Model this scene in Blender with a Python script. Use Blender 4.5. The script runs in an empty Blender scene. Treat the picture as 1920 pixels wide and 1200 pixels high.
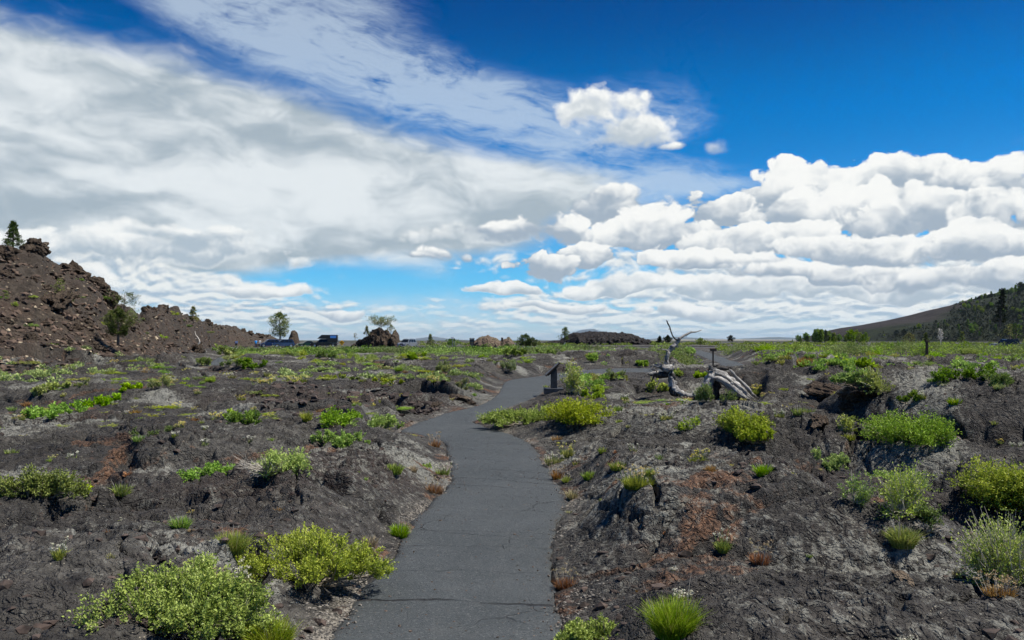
QUICK=False; USE_HAZE=True
import bpy, math, random, time
import numpy as np
from mathutils import Vector, Matrix, Euler
T0 = time.time()
R = math.radians
scene = bpy.context.scene
COL = scene.collection
# ------------------------------------------------------------------ camera
FPX = 1493.0            # focal length in the photograph's pixels (28 mm on a 36 mm frame)
CAM_H = 1.8
PITCH = math.atan(38.0 / FPX)
cam_d = bpy.data.cameras.new('camera'); cam = bpy.data.objects.new('camera', cam_d); COL.objects.link(cam)
cam_d.lens = 28.0; cam_d.sensor_width = 36.0; cam_d.clip_start = 0.05; cam_d.clip_end = 200000
cam.location = (0, 0, CAM_H); cam.rotation_euler = (math.pi/2 + PITCH, 0, 0)
scene.camera = cam
def ray(px, py):
    a = (px - 960.0) / FPX; b = (600.0 - py) / FPX
    c, s = math.cos(PITCH), math.sin(PITCH)
    return np.array([a, c - b*s, s + b*c])          # y component close to 1
def azel(px, py):
    d = ray(px, py); return math.atan2(d[0], d[1]), math.atan2(d[2], math.hypot(d[0], d[1]))
def flat(px, py, z=0.0):
    d = ray(px, py); t = (z - CAM_H) / d[2]; return float(d[0]*t), float(d[1]*t)
# ------------------------------------------------------------------ node expression helper
class S:
    """a socket with arithmetic"""
    def __init__(s, t, o): s.t = t; s.o = o
    def _m(s, op, *a, clamp=False):
        n = s.t.nodes.new('ShaderNodeMath'); n.operation = op; n.use_clamp = clamp
        for i, v in enumerate((s,)+a):
            if isinstance(v, S): s.t.links.new(v.o, n.inputs[i])
            else: n.inputs[i].default_value = float(v)
        return S(s.t, n.outputs[0])
    def __add__(s, b): return s._m('ADD', b)
    __radd__ = __add__
    def __sub__(s, b): return s._m('SUBTRACT', b)
    def __rsub__(s, b): return (s*-1.0)+b
    def __mul__(s, b): return s._m('MULTIPLY', b)
    __rmul__ = __mul__
    def __truediv__(s, b): return s._m('DIVIDE', b)
    def __pow__(s, b): return s._m('POWER', b)
    def abs(s): return s._m('ABSOLUTE')
    def max(s, b): return s._m('MAXIMUM', b)
    def min(s, b): return s._m('MINIMUM', b)
    def clamp(s): return s._m('ADD', 0.0, clamp=True)
    def fn(s, op, *a): return s._m(op, *a)
    def ss(s, a, b):
        n = s.t.nodes.new('ShaderNodeMapRange'); n.interpolation_type = 'SMOOTHSTEP'
        s.t.links.new(s.o, n.inputs[0]); 
        if a <= b: vals = (a, b, 0.0, 1.0)
        else: vals = (b, a, 1.0, 0.0)
        for i, v in enumerate(vals): n.inputs[i+1].default_value = v
        return S(s.t, n.outputs[0])
    def lin(s, a, b, c=0.0, d=1.0):
        n = s.t.nodes.new('ShaderNodeMapRange')
        s.t.links.new(s.o, n.inputs[0])
        for i, v in enumerate((a, b, c, d)): n.inputs[i+1].default_value = v
        return S(s.t, n.outputs[0])
def plug(t, v, inp):
    if isinstance(v, S): t.links.new(v.o, inp)
    elif isinstance(v, (tuple, list)):
        inp.default_value = tuple(v)+(1.0,) if len(v) == 3 and len(inp.default_value) == 4 else tuple(v)
    else: inp.default_value = v
def comb(t, x, y, z=0.0):
    n = t.nodes.new('ShaderNodeCombineXYZ')
    for i, v in enumerate((x, y, z)): plug(t, v, n.inputs[i])
    return S(t, n.outputs[0])
def sep(t, v):
    n = t.nodes.new('ShaderNodeSeparateXYZ'); t.links.new(v.o, n.inputs[0]); return [S(t, o) for o in n.outputs]
def vadd(t, a, b, op='ADD'):
    n = t.nodes.new('ShaderNodeVectorMath'); n.operation = op
    plug(t, a, n.inputs[0]); plug(t, b, n.inputs[1]); return S(t, n.outputs[0])
def vscale(t, a, k):
    n = t.nodes.new('ShaderNodeVectorMath'); n.operation = 'SCALE'
    plug(t, a, n.inputs[0]); plug(t, k, n.inputs['Scale']); return S(t, n.outputs[0])
def noise(t, vec, scale=1.0, detail=4.0, rough=0.5, dist=0.0, lac=2.0, kind='FBM', color=False, dim='3D'):
    n = t.nodes.new('ShaderNodeTexNoise'); n.noise_dimensions = dim
    try: n.noise_type = kind
    except Exception: pass
    plug(t, vec, n.inputs['Vector'])
    n.inputs['Scale'].default_value = scale; n.inputs['Detail'].default_value = detail
    n.inputs['Roughness'].default_value = rough; n.inputs['Distortion'].default_value = dist; n.inputs['Lacunarity'].default_value = lac
    return S(t, n.outputs['Color' if color else 'Fac'])
def voro(t, vec, scale=1.0, feature='F1', smooth=0.5, detail=0.0, rough=0.5, out='Distance', dim='3D', rnd=1.0):
    n = t.nodes.new('ShaderNodeTexVoronoi'); n.voronoi_dimensions = dim; n.feature = feature
    plug(t, vec, n.inputs['Vector']); n.inputs['Scale'].default_value = scale
    if 'Detail' in n.inputs: n.inputs['Detail'].default_value = detail; n.inputs['Roughness'].default_value = rough
    if feature == 'SMOOTH_F1': n.inputs['Smoothness'].default_value = smooth
    n.inputs['Randomness'].default_value = rnd
    return S(t, n.outputs[out])
def mixc(t, f, a, b, blend='MIX'):
    n = t.nodes.new('ShaderNodeMix'); n.data_type = 'RGBA'; n.blend_type = blend; n.clamp_factor = True
    plug(t, f, n.inputs[0]); plug(t, a, n.inputs[6]); plug(t, b, n.inputs[7]); return S(t, n.outputs[2])

def vm(t, op, *a):
    n = t.nodes.new('ShaderNodeVectorMath'); n.operation = op
    for i, v in enumerate(a): plug(t, v, n.inputs[i])
    return S(t, n.outputs['Value' if op in ('DOT_PRODUCT', 'LENGTH', 'DISTANCE') else 'Vector'])
def madd(t, a, b, c, clamp=False):
    n = t.nodes.new('ShaderNodeMath'); n.operation = 'MULTIPLY_ADD'; n.use_clamp = clamp
    for i, v in enumerate((a, b, c)): plug(t, v, n.inputs[i])
    return S(t, n.outputs[0])
# ------------------------------------------------------------------ sky, sun, exposure
SUN_EL, SUN_AZ = R(60), R(98)          # azimuth measured from +Y towards +X
world = bpy.data.worlds.new("World"); scene.world = world; world.use_nodes = True
wt = world.node_tree
for n in list(wt.nodes): wt.nodes.remove(n)
def build_sky():
    t = wt
    sky = t.nodes.new('ShaderNodeTexSky'); sky.sky_type = 'NISHITA'; sky.sun_disc = False
    sky.sun_elevation = SUN_EL; sky.sun_rotation = SUN_AZ
    sky.altitude = 1800; sky.air_density = 1.0; sky.dust_density = 0.4; sky.ozone_density = 2.0
    skyc = S(t, sky.outputs[0])
    # polarised, saturated blue of the photograph, graded by elevation
    tc = t.nodes.new('ShaderNodeTexCoord'); g = S(t, tc.outputs['Generated'])
    x, y, z = sep(t, g)
    el = z.fn('ARCSINE'); az = x.fn('ARCTAN2', y)
    F = 1493.0
    X = az*F; Y = el*F
    mul = lambda k: mixc(t, 1.0, skyc, k, 'MULTIPLY')
    base = mixc(t, Y.ss(15, 130), mul((0.54, 0.72, 0.95)), mul((0.24, 0.75, 1.02)))
    base = mixc(t, Y.ss(110, 400), base, mul((0.0, 0.52, 0.93)))
    base = mixc(t, Y.ss(380, 620), base, mul((0.0, 0.265, 0.62)))
    VM = lambda op, *a: vm(t, op, *a)
    XY = comb(t, X, Y, 0.0)
    rotc = {}
    def rotated(rot):
        if rot not in rotc:
            c, sn = math.cos(R(rot)), math.sin(R(rot))
            rotc[rot] = XY if rot == 0 else comb(t, (X*c).fn('ADD', Y*sn), (Y*c).fn('SUBTRACT', X*sn), 0.0)
        return rotc[rot]
    def total(bs):
        r = None
        for cx, cy, rx, ry, rot, amp in bs:
            a, e = azel(cx, cy); a *= F; e *= F
            c, sn = math.cos(R(rot)), math.sin(R(rot))
            u0, v0 = a*c + e*sn, e*c - a*sn
            p = VM('MULTIPLY_ADD', rotated(rot), (1/rx, 1/ry, 0), (-u0/rx, -v0/ry, 0))
            d = VM('DOT_PRODUCT', p, p)
            g = madd(t, d, -1.0, math.log(abs(amp))).fn('EXPONENT')
            r = (g if amp > 0 else g*-1.0) if r is None else (r + g if amp > 0 else r - g)
        return r
    wcol = lambda v: tuple(c*SKYK for c in v)
    N2 = lambda vec, sc, de, ro=0.55, **k: noise(t, vec, sc, de, ro, dim='2D', **k)
    cur = base
    # warp shared by the layers
    W = N2(comb(t, X*0.006, Y*0.009), 1.0, 2, 0.5, color=True)
    wv = vadd(t, W, (-.5, -.5, -.5))
    # ---- 1: thin high streaks fanning up from the left
    a = vadd(t, comb(t, X*0.0022 + Y*0.0016, Y*0.0062 - X*0.0010), vscale(t, wv, 0.35))
    wn = N2(a, 1.5, 6, 0.66)
    wn2 = N2(vadd(t, comb(t, X*0.005+Y*0.004, Y*0.022+X*0.003), vscale(t, wv, 1.0)), 1.7, 7, 0.74)
    c1 = total([(300, -30, 240, 60, -22, 0.8), (560, 60, 260, 68, -22, 0.85), (780, 140, 250, 66, -16, 0.78), (690, -20, 130, 50, -10, .5),
                (980, 215, 240, 62, -8, 0.8), (1215, 215, 120, 80, 0, 0.62), (1010, 282, 120, 22, 0, 0.5),
                (245, 130, 60, 20, 0, 0.4), (1130, 345, 280, 40, 0, 1.05), (1000, 420, 220, 60, 0, .7), (480, 450, 200, 34, 0, .4), (800, 590, 500, 50, 0, .35), (1340, 352, 90, 16, 0, 0.5),
                (690, 570, 420, 40, 0, 0.30), (1915, 262, 26, 16, 0, .3)])
    a1 = (c1*(0.35 + wn*1.1) + (wn2 - 0.5)*1.5*(c1+0.01) + (wn - 0.5)*0.8*c1).ss(0.22, 1.15)
    cur = mixc(t, a1*0.64, cur, wcol((0.60, 0.72, 0.83)))
    # ---- 2: big soft sheet on the left
    c2 = total([(60, 235, 280, 90, -16, 0.95), (330, 265, 330, 95, -14, 1.0), (640, 330, 300, 110, -16, 1.0),
                (-120, 330, 330, 190, 0, 1.0), (150, 370, 330, 90, 0, .8), (480, 390, 260, 66, 0, .6), (860, 385, 240, 75, -8, .85), (1040, 350, 220, 50, 0, .75), (250, 440, 380, 60, 0, .6)])
    def d2(du, dy):
        qq = vadd(t, comb(t, (X+du)*0.0030, (Y+dy)*0.0068), vscale(t, wv, 0.35))
        return N2(qq, 1.15, 7, 0.56)
    n2a = d2(0, 0.0); n2b = d2(8, 26.0)
    qf = vadd(t, comb(t, X*0.0034 + Y*0.0030, Y*0.0105), vscale(t, wv, 0.5))
    nf = N2(qf, 1.0, 6, 0.6)
    edge = (Y*0.004).ss(0.9, 1.6)
    a2 = (c2*1.2 + (n2a - 0.5)*0.7 + (nf - 0.5)*0.9).ss(0.30, 0.98) * c2.ss(0.03, 0.16)
    # grey-bottomed, brighter where the sheet thins
    big = N2(vadd(t, comb(t, X*0.0019+3.3, Y*0.0052), vscale(t, wv, 0.3)), 1.0, 4, 0.5)
    sh2 = ((n2a - n2b)*2.6 + 0.38 + (big-0.5)*1.9 + (nf-0.5)*0.5 + (Y.ss(260, 520))*0.22).clamp()
    col2 = mixc(t, sh2.ss(0, 1), wcol((0.40, 0.475, 0.53)), wcol((0.80, 0.845, 0.86)))
    cur = mixc(t, a2*0.96, cur, col2)
    # ---- 3: low rows near the horizon
    LY = (Y.max(-10.0)+24.0).fn('LOGARITHM', 2.718)
    rows = N2(comb(t, X*0.0035, LY*2.8), 1.0, 2, 0.5)
    cov4 = ((rows-0.5)*0.8 + 0.47) * Y.ss(240, 110) + total([(330, 600, 420, 60, 0, .12), (1500, 560, 400, 60, 0, .34), (300, 540, 260, 40, 0, .2), (760, 535, 190, 46, 0, -.6), (560, 450, 120, 26, 0, -.5), (640, 485, 170, 30, 0, -.6), (430, 498, 80, 12, 0, -.3), (960, 622, 160, 12, 0, -.12)])
    def low(du, dv):
        yy = (Y.max(-10.0)+24.0+dv).fn('LOGARITHM', 2.718)
        p = vadd(t, comb(t, (X+du)*0.0125, yy*3.3), vscale(t, wv, 0.9))
        v = voro(t, p, 2.6, 'F1', dim='2D')
        return (N2(p, 1.3, 5, 0.56)-0.5)*0.85 - (v-0.42)*0.22
    la = low(0, 0); lb = low(3, 6)
    al4 = (cov4 + la).ss(0.26, 0.60) * Y.ss(330, 240)
    sh4 = ((la - lb)*3.6 + 0.60).clamp().ss(0, 1)
    cur = mixc(t, al4*(Y.ss(-2, 60)*0.45+0.5), cur, mixc(t, sh4, wcol((0.42, 0.53, 0.64)), wcol((0.88, 0.90, 0.88))))
    # ---- 4: heaps, far to near, each lit on top and grey below
    P = comb(t, X*0.011, Y*0.0135)
    Pw = vadd(t, P, vscale(t, vadd(t, N2(P, 1.4, 3, 0.5, color=True), (-.5, -.5, -.5)), 0.75))
    def heap(du, dv):
        p = vadd(t, Pw, (du, dv, 0))
        v1 = voro(t, p, 1.05, 'F1', dim='2D'); v2 = voro(t, p, 2.7, 'F1', dim='2D'); v3 = voro(t, p, 6.3, 'F1', dim='2D')
        return (0.45 - v1)*0.72 + (0.45 - v2)*0.34 + (0.45 - v3)*0.15
    hA = heap(0, 0); hB = heap(0.10, 0.24)
    f = N2(P, 2.2, 6, 0.58) - 0.5
    f2 = N2(P, 0.75, 4, 0.5) - 0.5
    E = hA + f*0.72
    M = (hA - hB)*0.80 + f*0.55 + f2*1.25
    def heaps(cur, bl, dk, lt):
        sh = None; A = None; Es = {}
        for b in bl:
            cx, cy, rx, ru, rd, soft = b[:6]; op = b[6] if len(b) > 6 else 1.0
            a0, e0 = azel(cx, cy)
            if (soft, op) not in Es: Es[(soft, op)] = madd(t, E, (1.25 if soft < .5 else 1.7)/soft*op, 0.98/soft*op)
            p = VM('MULTIPLY_ADD', XYW, (1/rx, 1/ru, 0), (-a0*F/rx, -e0*F/ru, 0))
            q = VM('MAXIMUM', p, VM('MULTIPLY', p, (-1, -ru/rd, 0)))
            al = madd(t, VM('DOT_PRODUCT', q, q), -op/soft, Es[(soft, op)], clamp=True)
            s_ = VM('DOT_PRODUCT', p, (0, 0.85, 0)).fn('ADD', M) if abs(ru-rd) < 1 else VM('DOT_PRODUCT', VM('MULTIPLY', p, (0, 0.85, 0)), (0, 1, 0)).fn('ADD', M)
            s_ = s_.clamp()
            if sh is None: sh = s_; A = al
            else:
                sh = madd(t, s_ - sh, al, sh); A = A.max(al)
        A = A.ss(0, 1); sh = sh.ss(0, 1)
        return mixc(t, A, cur, mixc(t, sh, wcol(dk), wcol(lt)))
    XYW = vadd(t, XY, vm(t, 'MULTIPLY', wv, (130.0, 62.0, 0)))
    M = M + 0.40
    cur = heaps(cur, [
        (620, 588, 70, 12, 8, .5), (250, 590, 90, 14, 10, .5), (950, 545, 80, 16, 10, .4), (1160, 540, 120, 22, 14, .4), (1400, 548, 150, 26, 16, .4),
        (1700, 540, 200, 30, 20, .4), (1050, 575, 90, 12, 8, .5), (1300, 585, 120, 12, 9, .5), (500, 545, 110, 16, 12, .8), (60, 520, 120, 26, 20, .8),
        (300, 465, 230, 36, 26, .8), (80, 455, 120, 36, 34, .8), (560, 500, 44, 18, 12, .8, .8), (880, 440, 130, 30, 20, .9, .8), (330, 440, 110, 20, 18, .8)], (0.44, 0.53, 0.61), (0.92, 0.94, 0.93))
    cur = heaps(cur, [
        (1650, 340, 250, 42, 60, .22), (1840, 340, 80, 40, 60, .22), (1480, 355, 110, 46, 60, .22), (2050, 350, 150, 60, 90, .3),
        (1345, 385, 62, 34, 40, .2), (1560, 395, 150, 52, 40, .2), (1790, 400, 180, 46, 40, .2), (1130, 380, 90, 34, 40, .4), (1230, 420, 90, 40, 40, .4), (1980, 420, 160, 60, 50, .3),
        (1210, 440, 160, 46, 32, .22), (950, 430, 100, 20, 24, .7, .9), (1040, 425, 80, 30, 30, .5),
        (1460, 455, 170, 40, 28, .22), (1720, 465, 220, 34, 28, .22), (1900, 470, 180, 34, 30, .4),
        (1330, 500, 150, 32, 20, .22), (1100, 480, 90, 34, 24, .22), (1020, 505, 64, 34, 22, .22), (1560, 515, 190, 24, 18, .4), (1830, 520, 200, 24, 20, .4),
        (788, 486, 34, 12, 9, .9, .8), (806, 478, 26, 15, 10, .8, .85), (862, 482, 22, 11, 10, .9, .75)], (0.37, 0.45, 0.54), (0.94, 0.95, 0.93))
    cur = heaps(cur, [(1190, 258, 110, 26, 22, 1.2, .9), (1120, 205, 88, 52, 44, .95), (1185, 238, 80, 38, 28, .95),
              (1262, 276, 44, 12, 11, .9, .8), (1366, 280, 26, 17, 12, 1.4, .6)], (.52, .59, .65), (.95, .96, .94))
    cur = mixc(t, Y.ss(-40, -4), wcol((0.16, 0.15, 0.14)), cur)
    bg = t.nodes.new('ShaderNodeBackground'); t.links.new(cur.o, bg.inputs[0]); bg.inputs[1].default_value = SKY_STRENGTH
    o = t.nodes.new('ShaderNodeOutputWorld'); t.links.new(bg.outputs[0], o.inputs[0])
SKY_STRENGTH = 0.10
SKYK = 0.76/SKY_STRENGTH        # so that cloud colours below are given as they radiate
build_sky()
world.cycles.sampling_method = 'NONE'
sun_d = bpy.data.lights.new('sun', 'SUN'); sun = bpy.data.objects.new('sun', sun_d); COL.objects.link(sun)
sun_d.energy = 5.0; sun_d.angle = R(0.53); sun_d.color = (1.0, 0.945, 0.85)
sd = Vector((math.sin(SUN_AZ)*math.cos(SUN_EL), math.cos(SUN_AZ)*math.cos(SUN_EL), math.sin(SUN_EL)))
sun.rotation_euler = sd.to_track_quat('Z', 'Y').to_euler()
scene.view_settings.view_transform = 'Standard'; scene.view_settings.look = 'None'
scene.view_settings.exposure = 0.42; scene.view_settings.gamma = 1.0
scene.cycles.max_bounces = 5; scene.cycles.diffuse_bounces = 3; scene.cycles.glossy_bounces = 2
scene.cycles.transmission_bounces = 3; scene.cycles.transparent_max_bounces = 6
scene.cycles.use_adaptive_sampling = True; scene.cycles.adaptive_threshold = 0.02; scene.cycles.adaptive_min_samples = 12
# ------------------------------------------------------------------ numpy noise
def _h(ix, iy, seed):
    n = (ix.astype(np.int64)*374761393 + iy.astype(np.int64)*668265263 + seed*974634777) & 0xffffffff
    n = ((n ^ (n >> 13))*1274126177) & 0xffffffff
    n = (n ^ (n >> 16))
    return (n & 0xffffff).astype(np.float32)/16777216.0
def perlin(x, y, seed=0):
    xi = np.floor(x); yi = np.floor(y); fx = (x-xi).astype(np.float32); fy = (y-yi).astype(np.float32)
    xi = xi.astype(np.int64); yi = yi.astype(np.int64)
    u = fx*fx*fx*(fx*(fx*6-15)+10); v = fy*fy*fy*(fy*(fy*6-15)+10)
    def g(dx, dy):
        a = _h(xi+dx, yi+dy, seed)*6.2831853
        return np.cos(a)*(fx-dx) + np.sin(a)*(fy-dy)
    a, b, c, d = g(0, 0), g(1, 0), g(0, 1), g(1, 1)
    return ((a+(b-a)*u) + ((c+(d-c)*u)-(a+(b-a)*u))*v)*1.5
def fbm(x, y, seed, oct=4, gain=0.5, lac=2.03):
    r = 0; a = 1.0
    for i in range(oct):
        r = r + a*perlin(x, y, seed+i*17); x = x*lac+13.7; y = y*lac+7.3; a *= gain
    return r
def ridged(x, y, seed, oct=4, gain=0.5):
    r = 0; a = 1.0
    for i in range(oct):
        r = r + a*(1-np.abs(perlin(x, y, seed+i*31))*2); x = x*2.1+3.1; y = y*2.1+9.2; a *= gain
    return r
def worley(x, y, seed=0):
    xi = np.floor(x).astype(np.int64); yi = np.floor(y).astype(np.int64)
    f1 = np.full(x.shape, 9.0, np.float32); f2 = f1.copy(); cid = np.zeros(x.shape, np.float32)
    for dx in (-1, 0, 1):
        for dy in (-1, 0, 1):
            cx = xi+dx; cy = yi+dy
            px = cx + 0.15+0.7*_h(cx, cy, seed+1); py = cy + 0.15+0.7*_h(cx, cy, seed+2)
            d = np.hypot(px-x, py-y).astype(np.float32)
            c = _h(cx, cy, seed+3)
            n = d < f1
            f2 = np.where(n, f1, np.minimum(f2, d)); cid = np.where(n, c, cid); f1 = np.where(n, d, f1)
    return f1, f2, cid
def ss(x, a, b):
    t = np.clip((x-a)/(b-a), 0, 1); return t*t*(3-2*t)
def polydist(x, y, pts, closed=True):
    """distance to a polyline / polygon edge and inside flag"""
    D = np.full(x.shape, 1e9, np.float32); ins = np.zeros(x.shape, bool)
    n = len(pts)
    for i in range(n if closed else n-1):
        ax, ay = pts[i]; bx, by = pts[(i+1) % n]
        ex, ey = bx-ax, by-ay; L = ex*ex+ey*ey+1e-12
        t = np.clip(((x-ax)*ex+(y-ay)*ey)/L, 0, 1)
        D = np.minimum(D, (x-ax-t*ex)**2+(y-ay-t*ey)**2)
        if closed and abs(ey) > 1e-9:
            c = ((ay > y) != (by > y)) & (x < ex*(y-ay)/ey + ax)
            ins ^= c
    return np.sqrt(D), ins
# ------------------------------------------------------------------ the path
ST = [((520,1400),(1030,1400)), ((560,1260),(1040,1260)), ((615,1200),(1045,1200)), ((655,1150),(1055,1160)), ((690,1100),(1042,1110)),
      ((722,1060),(1034,1060)), ((755,1010),(1033,1015)), ((790,965),(1050,975)), ((825,930),(1062,940)),
      ((845,905),(1052,918)), ((846,880),(1033,892)), ((840,855),(1014,865)), ((836,835),(1005,845)), ((818,820),(985,826)),
      ((775,812),(955,813)), ((752,805),(905,796)), ((790,788),(888,788)), ((850,771),(905,783)), ((905,759),(955,764)),
      ((930,743),(1000,748)), ((940,729),(1018,736)), ((946,718),(1034,722)), ((962,711),(1050,710)), ((1010,706),(1070,706.5)),
      ((1060,699),(1085,705)), ((1100,694),(1110,702)), ((1150,691),(1155,698.5)), ((1210,690.5),(1213,697.5)), ((1268,693),(1270,701)),
      ((1310,691),(1325,700)), ((1336,688),(1372,698)), ((1350,684),(1404,693)), ((1346,679.5),(1398,684)), ((1330,674),(1372,676.5)), ((1313,667),(1345,667)),
      ((1303,661),(1328,661)), ((1296,657.5),(1312,657))]
def catmull(P, n):
    P = np.array(P, float); out = []
    for i in range(len(P)-1):
        p0 = P[max(i-1, 0)]; p1 = P[i]; p2 = P[i+1]; p3 = P[min(i+2, len(P)-1)]
        for k in range(n):
            t = k/n
            out.append(0.5*((2*p1)+(-p0+p2)*t+(2*p0-5*p1+4*p2-p3)*t*t+(-p0+3*p1-3*p2+p3)*t**3))
    out.append(P[-1]); return np.array(out)
PL = np.array([flat(*a) for a, b in ST]); PR = np.array([flat(*b) for a, b in ST])
SUBP = 6
PLs = catmull(PL, SUBP); PRs = catmull(PR, SUBP)
def pathz(x, y):
    d = np.hypot(x, y)
    return 0.05*perlin(x/7.0+3.1, y/7.0, 91)*ss(d, 5, 12) + 0.008*perlin(x*1.1, y*1.1, 92)
PATH_POLY = [tuple(p) for p in PLs[::2]] + [tuple(p) for p in PRs[::-2]]
# far path at the foot of the left hill
FP = [((386,694),(403,694)), ((390,686),(409,686)), ((398,678),(418,678)), ((408,671),(428,671)), ((420,666.5),(438,666.5)), ((438,664),(452,663.5))]
FPL = catmull([flat(*a) for a, b in FP], 4); FPR = catmull([flat(*b) for a, b in FP], 4)
FP_POLY = [tuple(p) for p in FPL] + [tuple(p) for p in FPR[::-1]]
# ------------------------------------------------------------------ the left hill, as a ridge around the west side
HILLX = [-900, -500, -250, 0, 60, 78, 130, 152, 187, 195, 235, 262, 290, 330, 370, 430, 480, 530, 600, 660]
HILLY = [560, 480, 452, 468, 472, 490, 503, 520, 548, 566, 578, 594, 588, 587, 602, 614, 629, 640, 650, 652]
HILLD = [60, 60, 62, 64, 66, 66, 67, 68, 70, 71, 75, 79, 86, 102, 132, 195, 212, 228, 250, 255]
HILLB = [38, 40, 42, 45, 45, 46, 47, 47, 48, 49, 51, 54, 60, 74, 100, 176, 192, 206, 240, 250]
_ha = np.array([math.atan((p-960)/FPX) for p in HILLX])
_hz = np.array([(638-py)/math.hypot(FPX, px-960)*D + CAM_H for px, py, D in zip(HILLX, HILLY, HILLD)])
def hill_h(x, y):
    a = np.arctan2(x, y); d = np.hypot(x, y)
    a2 = a + 0.012*perlin(x/5.0, y/5.0, 71)
    Z = np.interp(a2, _ha, _hz); D = np.interp(a, _ha, np.array(HILLD, float)); B = np.interp(a, _ha, np.array(HILLB, float))
    B = B + 3.0*perlin(x/11.0, y/11.0, 72)
    t = (d-B)/np.maximum(D-B, 1.0)
    up = np.clip(t, 0, 1); up = up*0.75 + 0.25*up*up*(3-2*up)
    dn = 1-ss(t, 1.12, 2.6)
    m = np.where(t < 1, up, np.minimum(1, dn)) * (a < _ha[-1]) * (y > -30)
    h = Z*m
    steep = np.clip(m*3, 0, 1)*np.clip(Z/2.5, 0, 1)
    # crags: strong on the upper half and where the crest is
    cr = ss(up, 0.35, 0.85)
    w1, w2, ci = worley(x/2.3+0.4*perlin(x/2, y/2, 74), y/2.3, 73)
    v1, v2, cj = worley(x/0.9, y/0.9, 75)
    h = h + steep*(cr*(0.9*fbm(x/5.0, y/5.0, 76, 3) + 0.55*(0.5-w1)*(0.4+ci) + 0.30*(0.45-v1)) + 0.16*(0.5-v1)*(0.3+cj) + 0.10*fbm(x/0.6, y/0.6, 77, 2))
    return h, steep, cr*steep
# ------------------------------------------------------------------ lava field
def W(px, py): return flat(px, py)
DOMES = []   # (x, y, rx, ry, rot, height, sharp)
def dome(px, py, rx, ry, rot, h, p=2.0): x, y = flat(px, py); DOMES.append((x, y, rx, ry, R(rot), h, p))
dome(1440, 1020, 1.75, 1.5, -28, 0.42, 3.0)       # big whale-back right of the path
dome(1560, 1290, 2.1, 0.85, 8, 0.22, 2.6)         # slab at the lower right corner
dome(1230, 930, 1.6, 1.5, 0, 0.12, 2)
dome(1240, 815, 2.2, 2.0, -10, 0.28, 2.5)
dome(1820, 840, 2.1, 3.1, 10, 0.78, 4.0)          # plateau beyond the trench
dome(1500, 735, 3.6, 2.2, 10, 0.35, 3.5)
dome(1610, 762, 1.4, 0.8, -30, 0.50, 2.5)
dome(620, 960, 1.4, 1.9, 15, 0.16, 2.2)
dome(250, 880, 2.6, 1.7, 0, 0.18, 2.5)
dome(170, 1150, 1.6, 1.3, 10, 0.16, 2.5)
dome(330, 765, 4.5, 2.0, 10, 0.30, 3.0)
dome(560, 740, 4.2, 2.2, 0, 0.22, 3.0)
dome(1195, 670, 5.0, 3.0, 0, 0.35, 3.0)
dome(830, 905, 0.0001, 0.0001, 0, 0.0)
def hollow(px, py, rx, ry, rot, d): x, y = flat(px, py); HOLL.append((x, y, rx, ry, R(rot), d))
HOLL = []
hollow(1625, 900, 0.85, 2.3, 38, 0.80)            # trench on the right
hollow(1800, 1005, 1.2, 0.75, 10, 0.75)
hollow(740, 775, 3.6, 1.15, -4, 0.42)             # collapsed pit left of the path
hollow(560, 785, 1.6, 0.7, 0, 0.25)
hollow(1310, 765, 0.9, 0.6, 0, 0.15)
hollow(1600, 818, 0.7, 0.8, 20, 0.4)
hollow(1420, 748, 1.5, 0.8, 0, 0.3)
CRACKS = [  # hand placed clefts: pixel polyline, width m, depth m
    ([(1450,1050),(1530,1046),(1600,1050),(1660,1064),(1700,1085)], .05, .22), ([(1085,935),(1105,950),(1128,968)], .03, .12), ([(1128,968),(1060,1003),(1020,1002)], .02, .06),
    ([(1160,1010),(1215,1014),(1225,1040),(1232,1060)], .018, .08), ([(1050,840),(1078,842),(1110,834)], .05, .2), ([(1150,800),(1220,802),(1290,802),(1340,815),(1372,835)], .05, .16),
    ([(1265,770),(1300,776),(1335,784)], .06, .15), ([(0,830),(60,828),(150,826),(210,814),(242,810)], .07, .2), ([(190,860),(240,868),(290,890),(330,902)], .05, .16),
    ([(120,1000),(170,1000),(195,978),(250,965)], .03, .10), ([(330,700),(420,735),(490,745),(600,760)], .08, .2), ([(1110,1000),(1180,985),(1290,980)], .015, .05),
    ([(180,768),(260,745),(300,733),(350,730)], .08, .18), ([(480,908),(540,908),(590,885),(640,888)], .03, .10), ([(1400,990),(1430,1000),(1450,1035)], .02, .08),
    ([(820,925),(760,935),(700,960)], .015, .05), ([(560,960),(545,1000),(560,1030)], .02, .04), ([(1640,800),(1700,790),(1760,775)], .05, .15), ([(1480,770),(1540,765),(1600,772)],.08,.25),
    ([(1020,880),(1060,905),(1150,915)], .015, .05), ([(1800,820),(1860,800),(1910,810)], .08, .25)]
LEDGES = [([(-200,712),(0,706),(120,702),(250,699),(365,697)], .75), ([(60,722),(180,716),(300,712)], .35), ([(900,735),(820,742),(720,745)][::-1], .25), ([(1330,700),(1380,703),(1420,712)], .3), ([(1560,760),(1640,745),(1700,752)], .35), ([(1790,790),(1850,775),(1930,780)], .5),  # dark caves / overhung slab edges: pixel polyline, drop
    ([(1400,688),(1440,684),(1480,688),(1560,694)], .30), ([(1480,738),(1500,728),(1560,720)], .35), ([(1660,700),(1700,696),(1740,706)], .30),
    ([(1840,745),(1880,742),(1920,760),(1960,790)], .5), ([(700,760),(790,752),(860,757),(900,752)], .30), ([(1240,690),(1300,684)], .2)]
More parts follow.
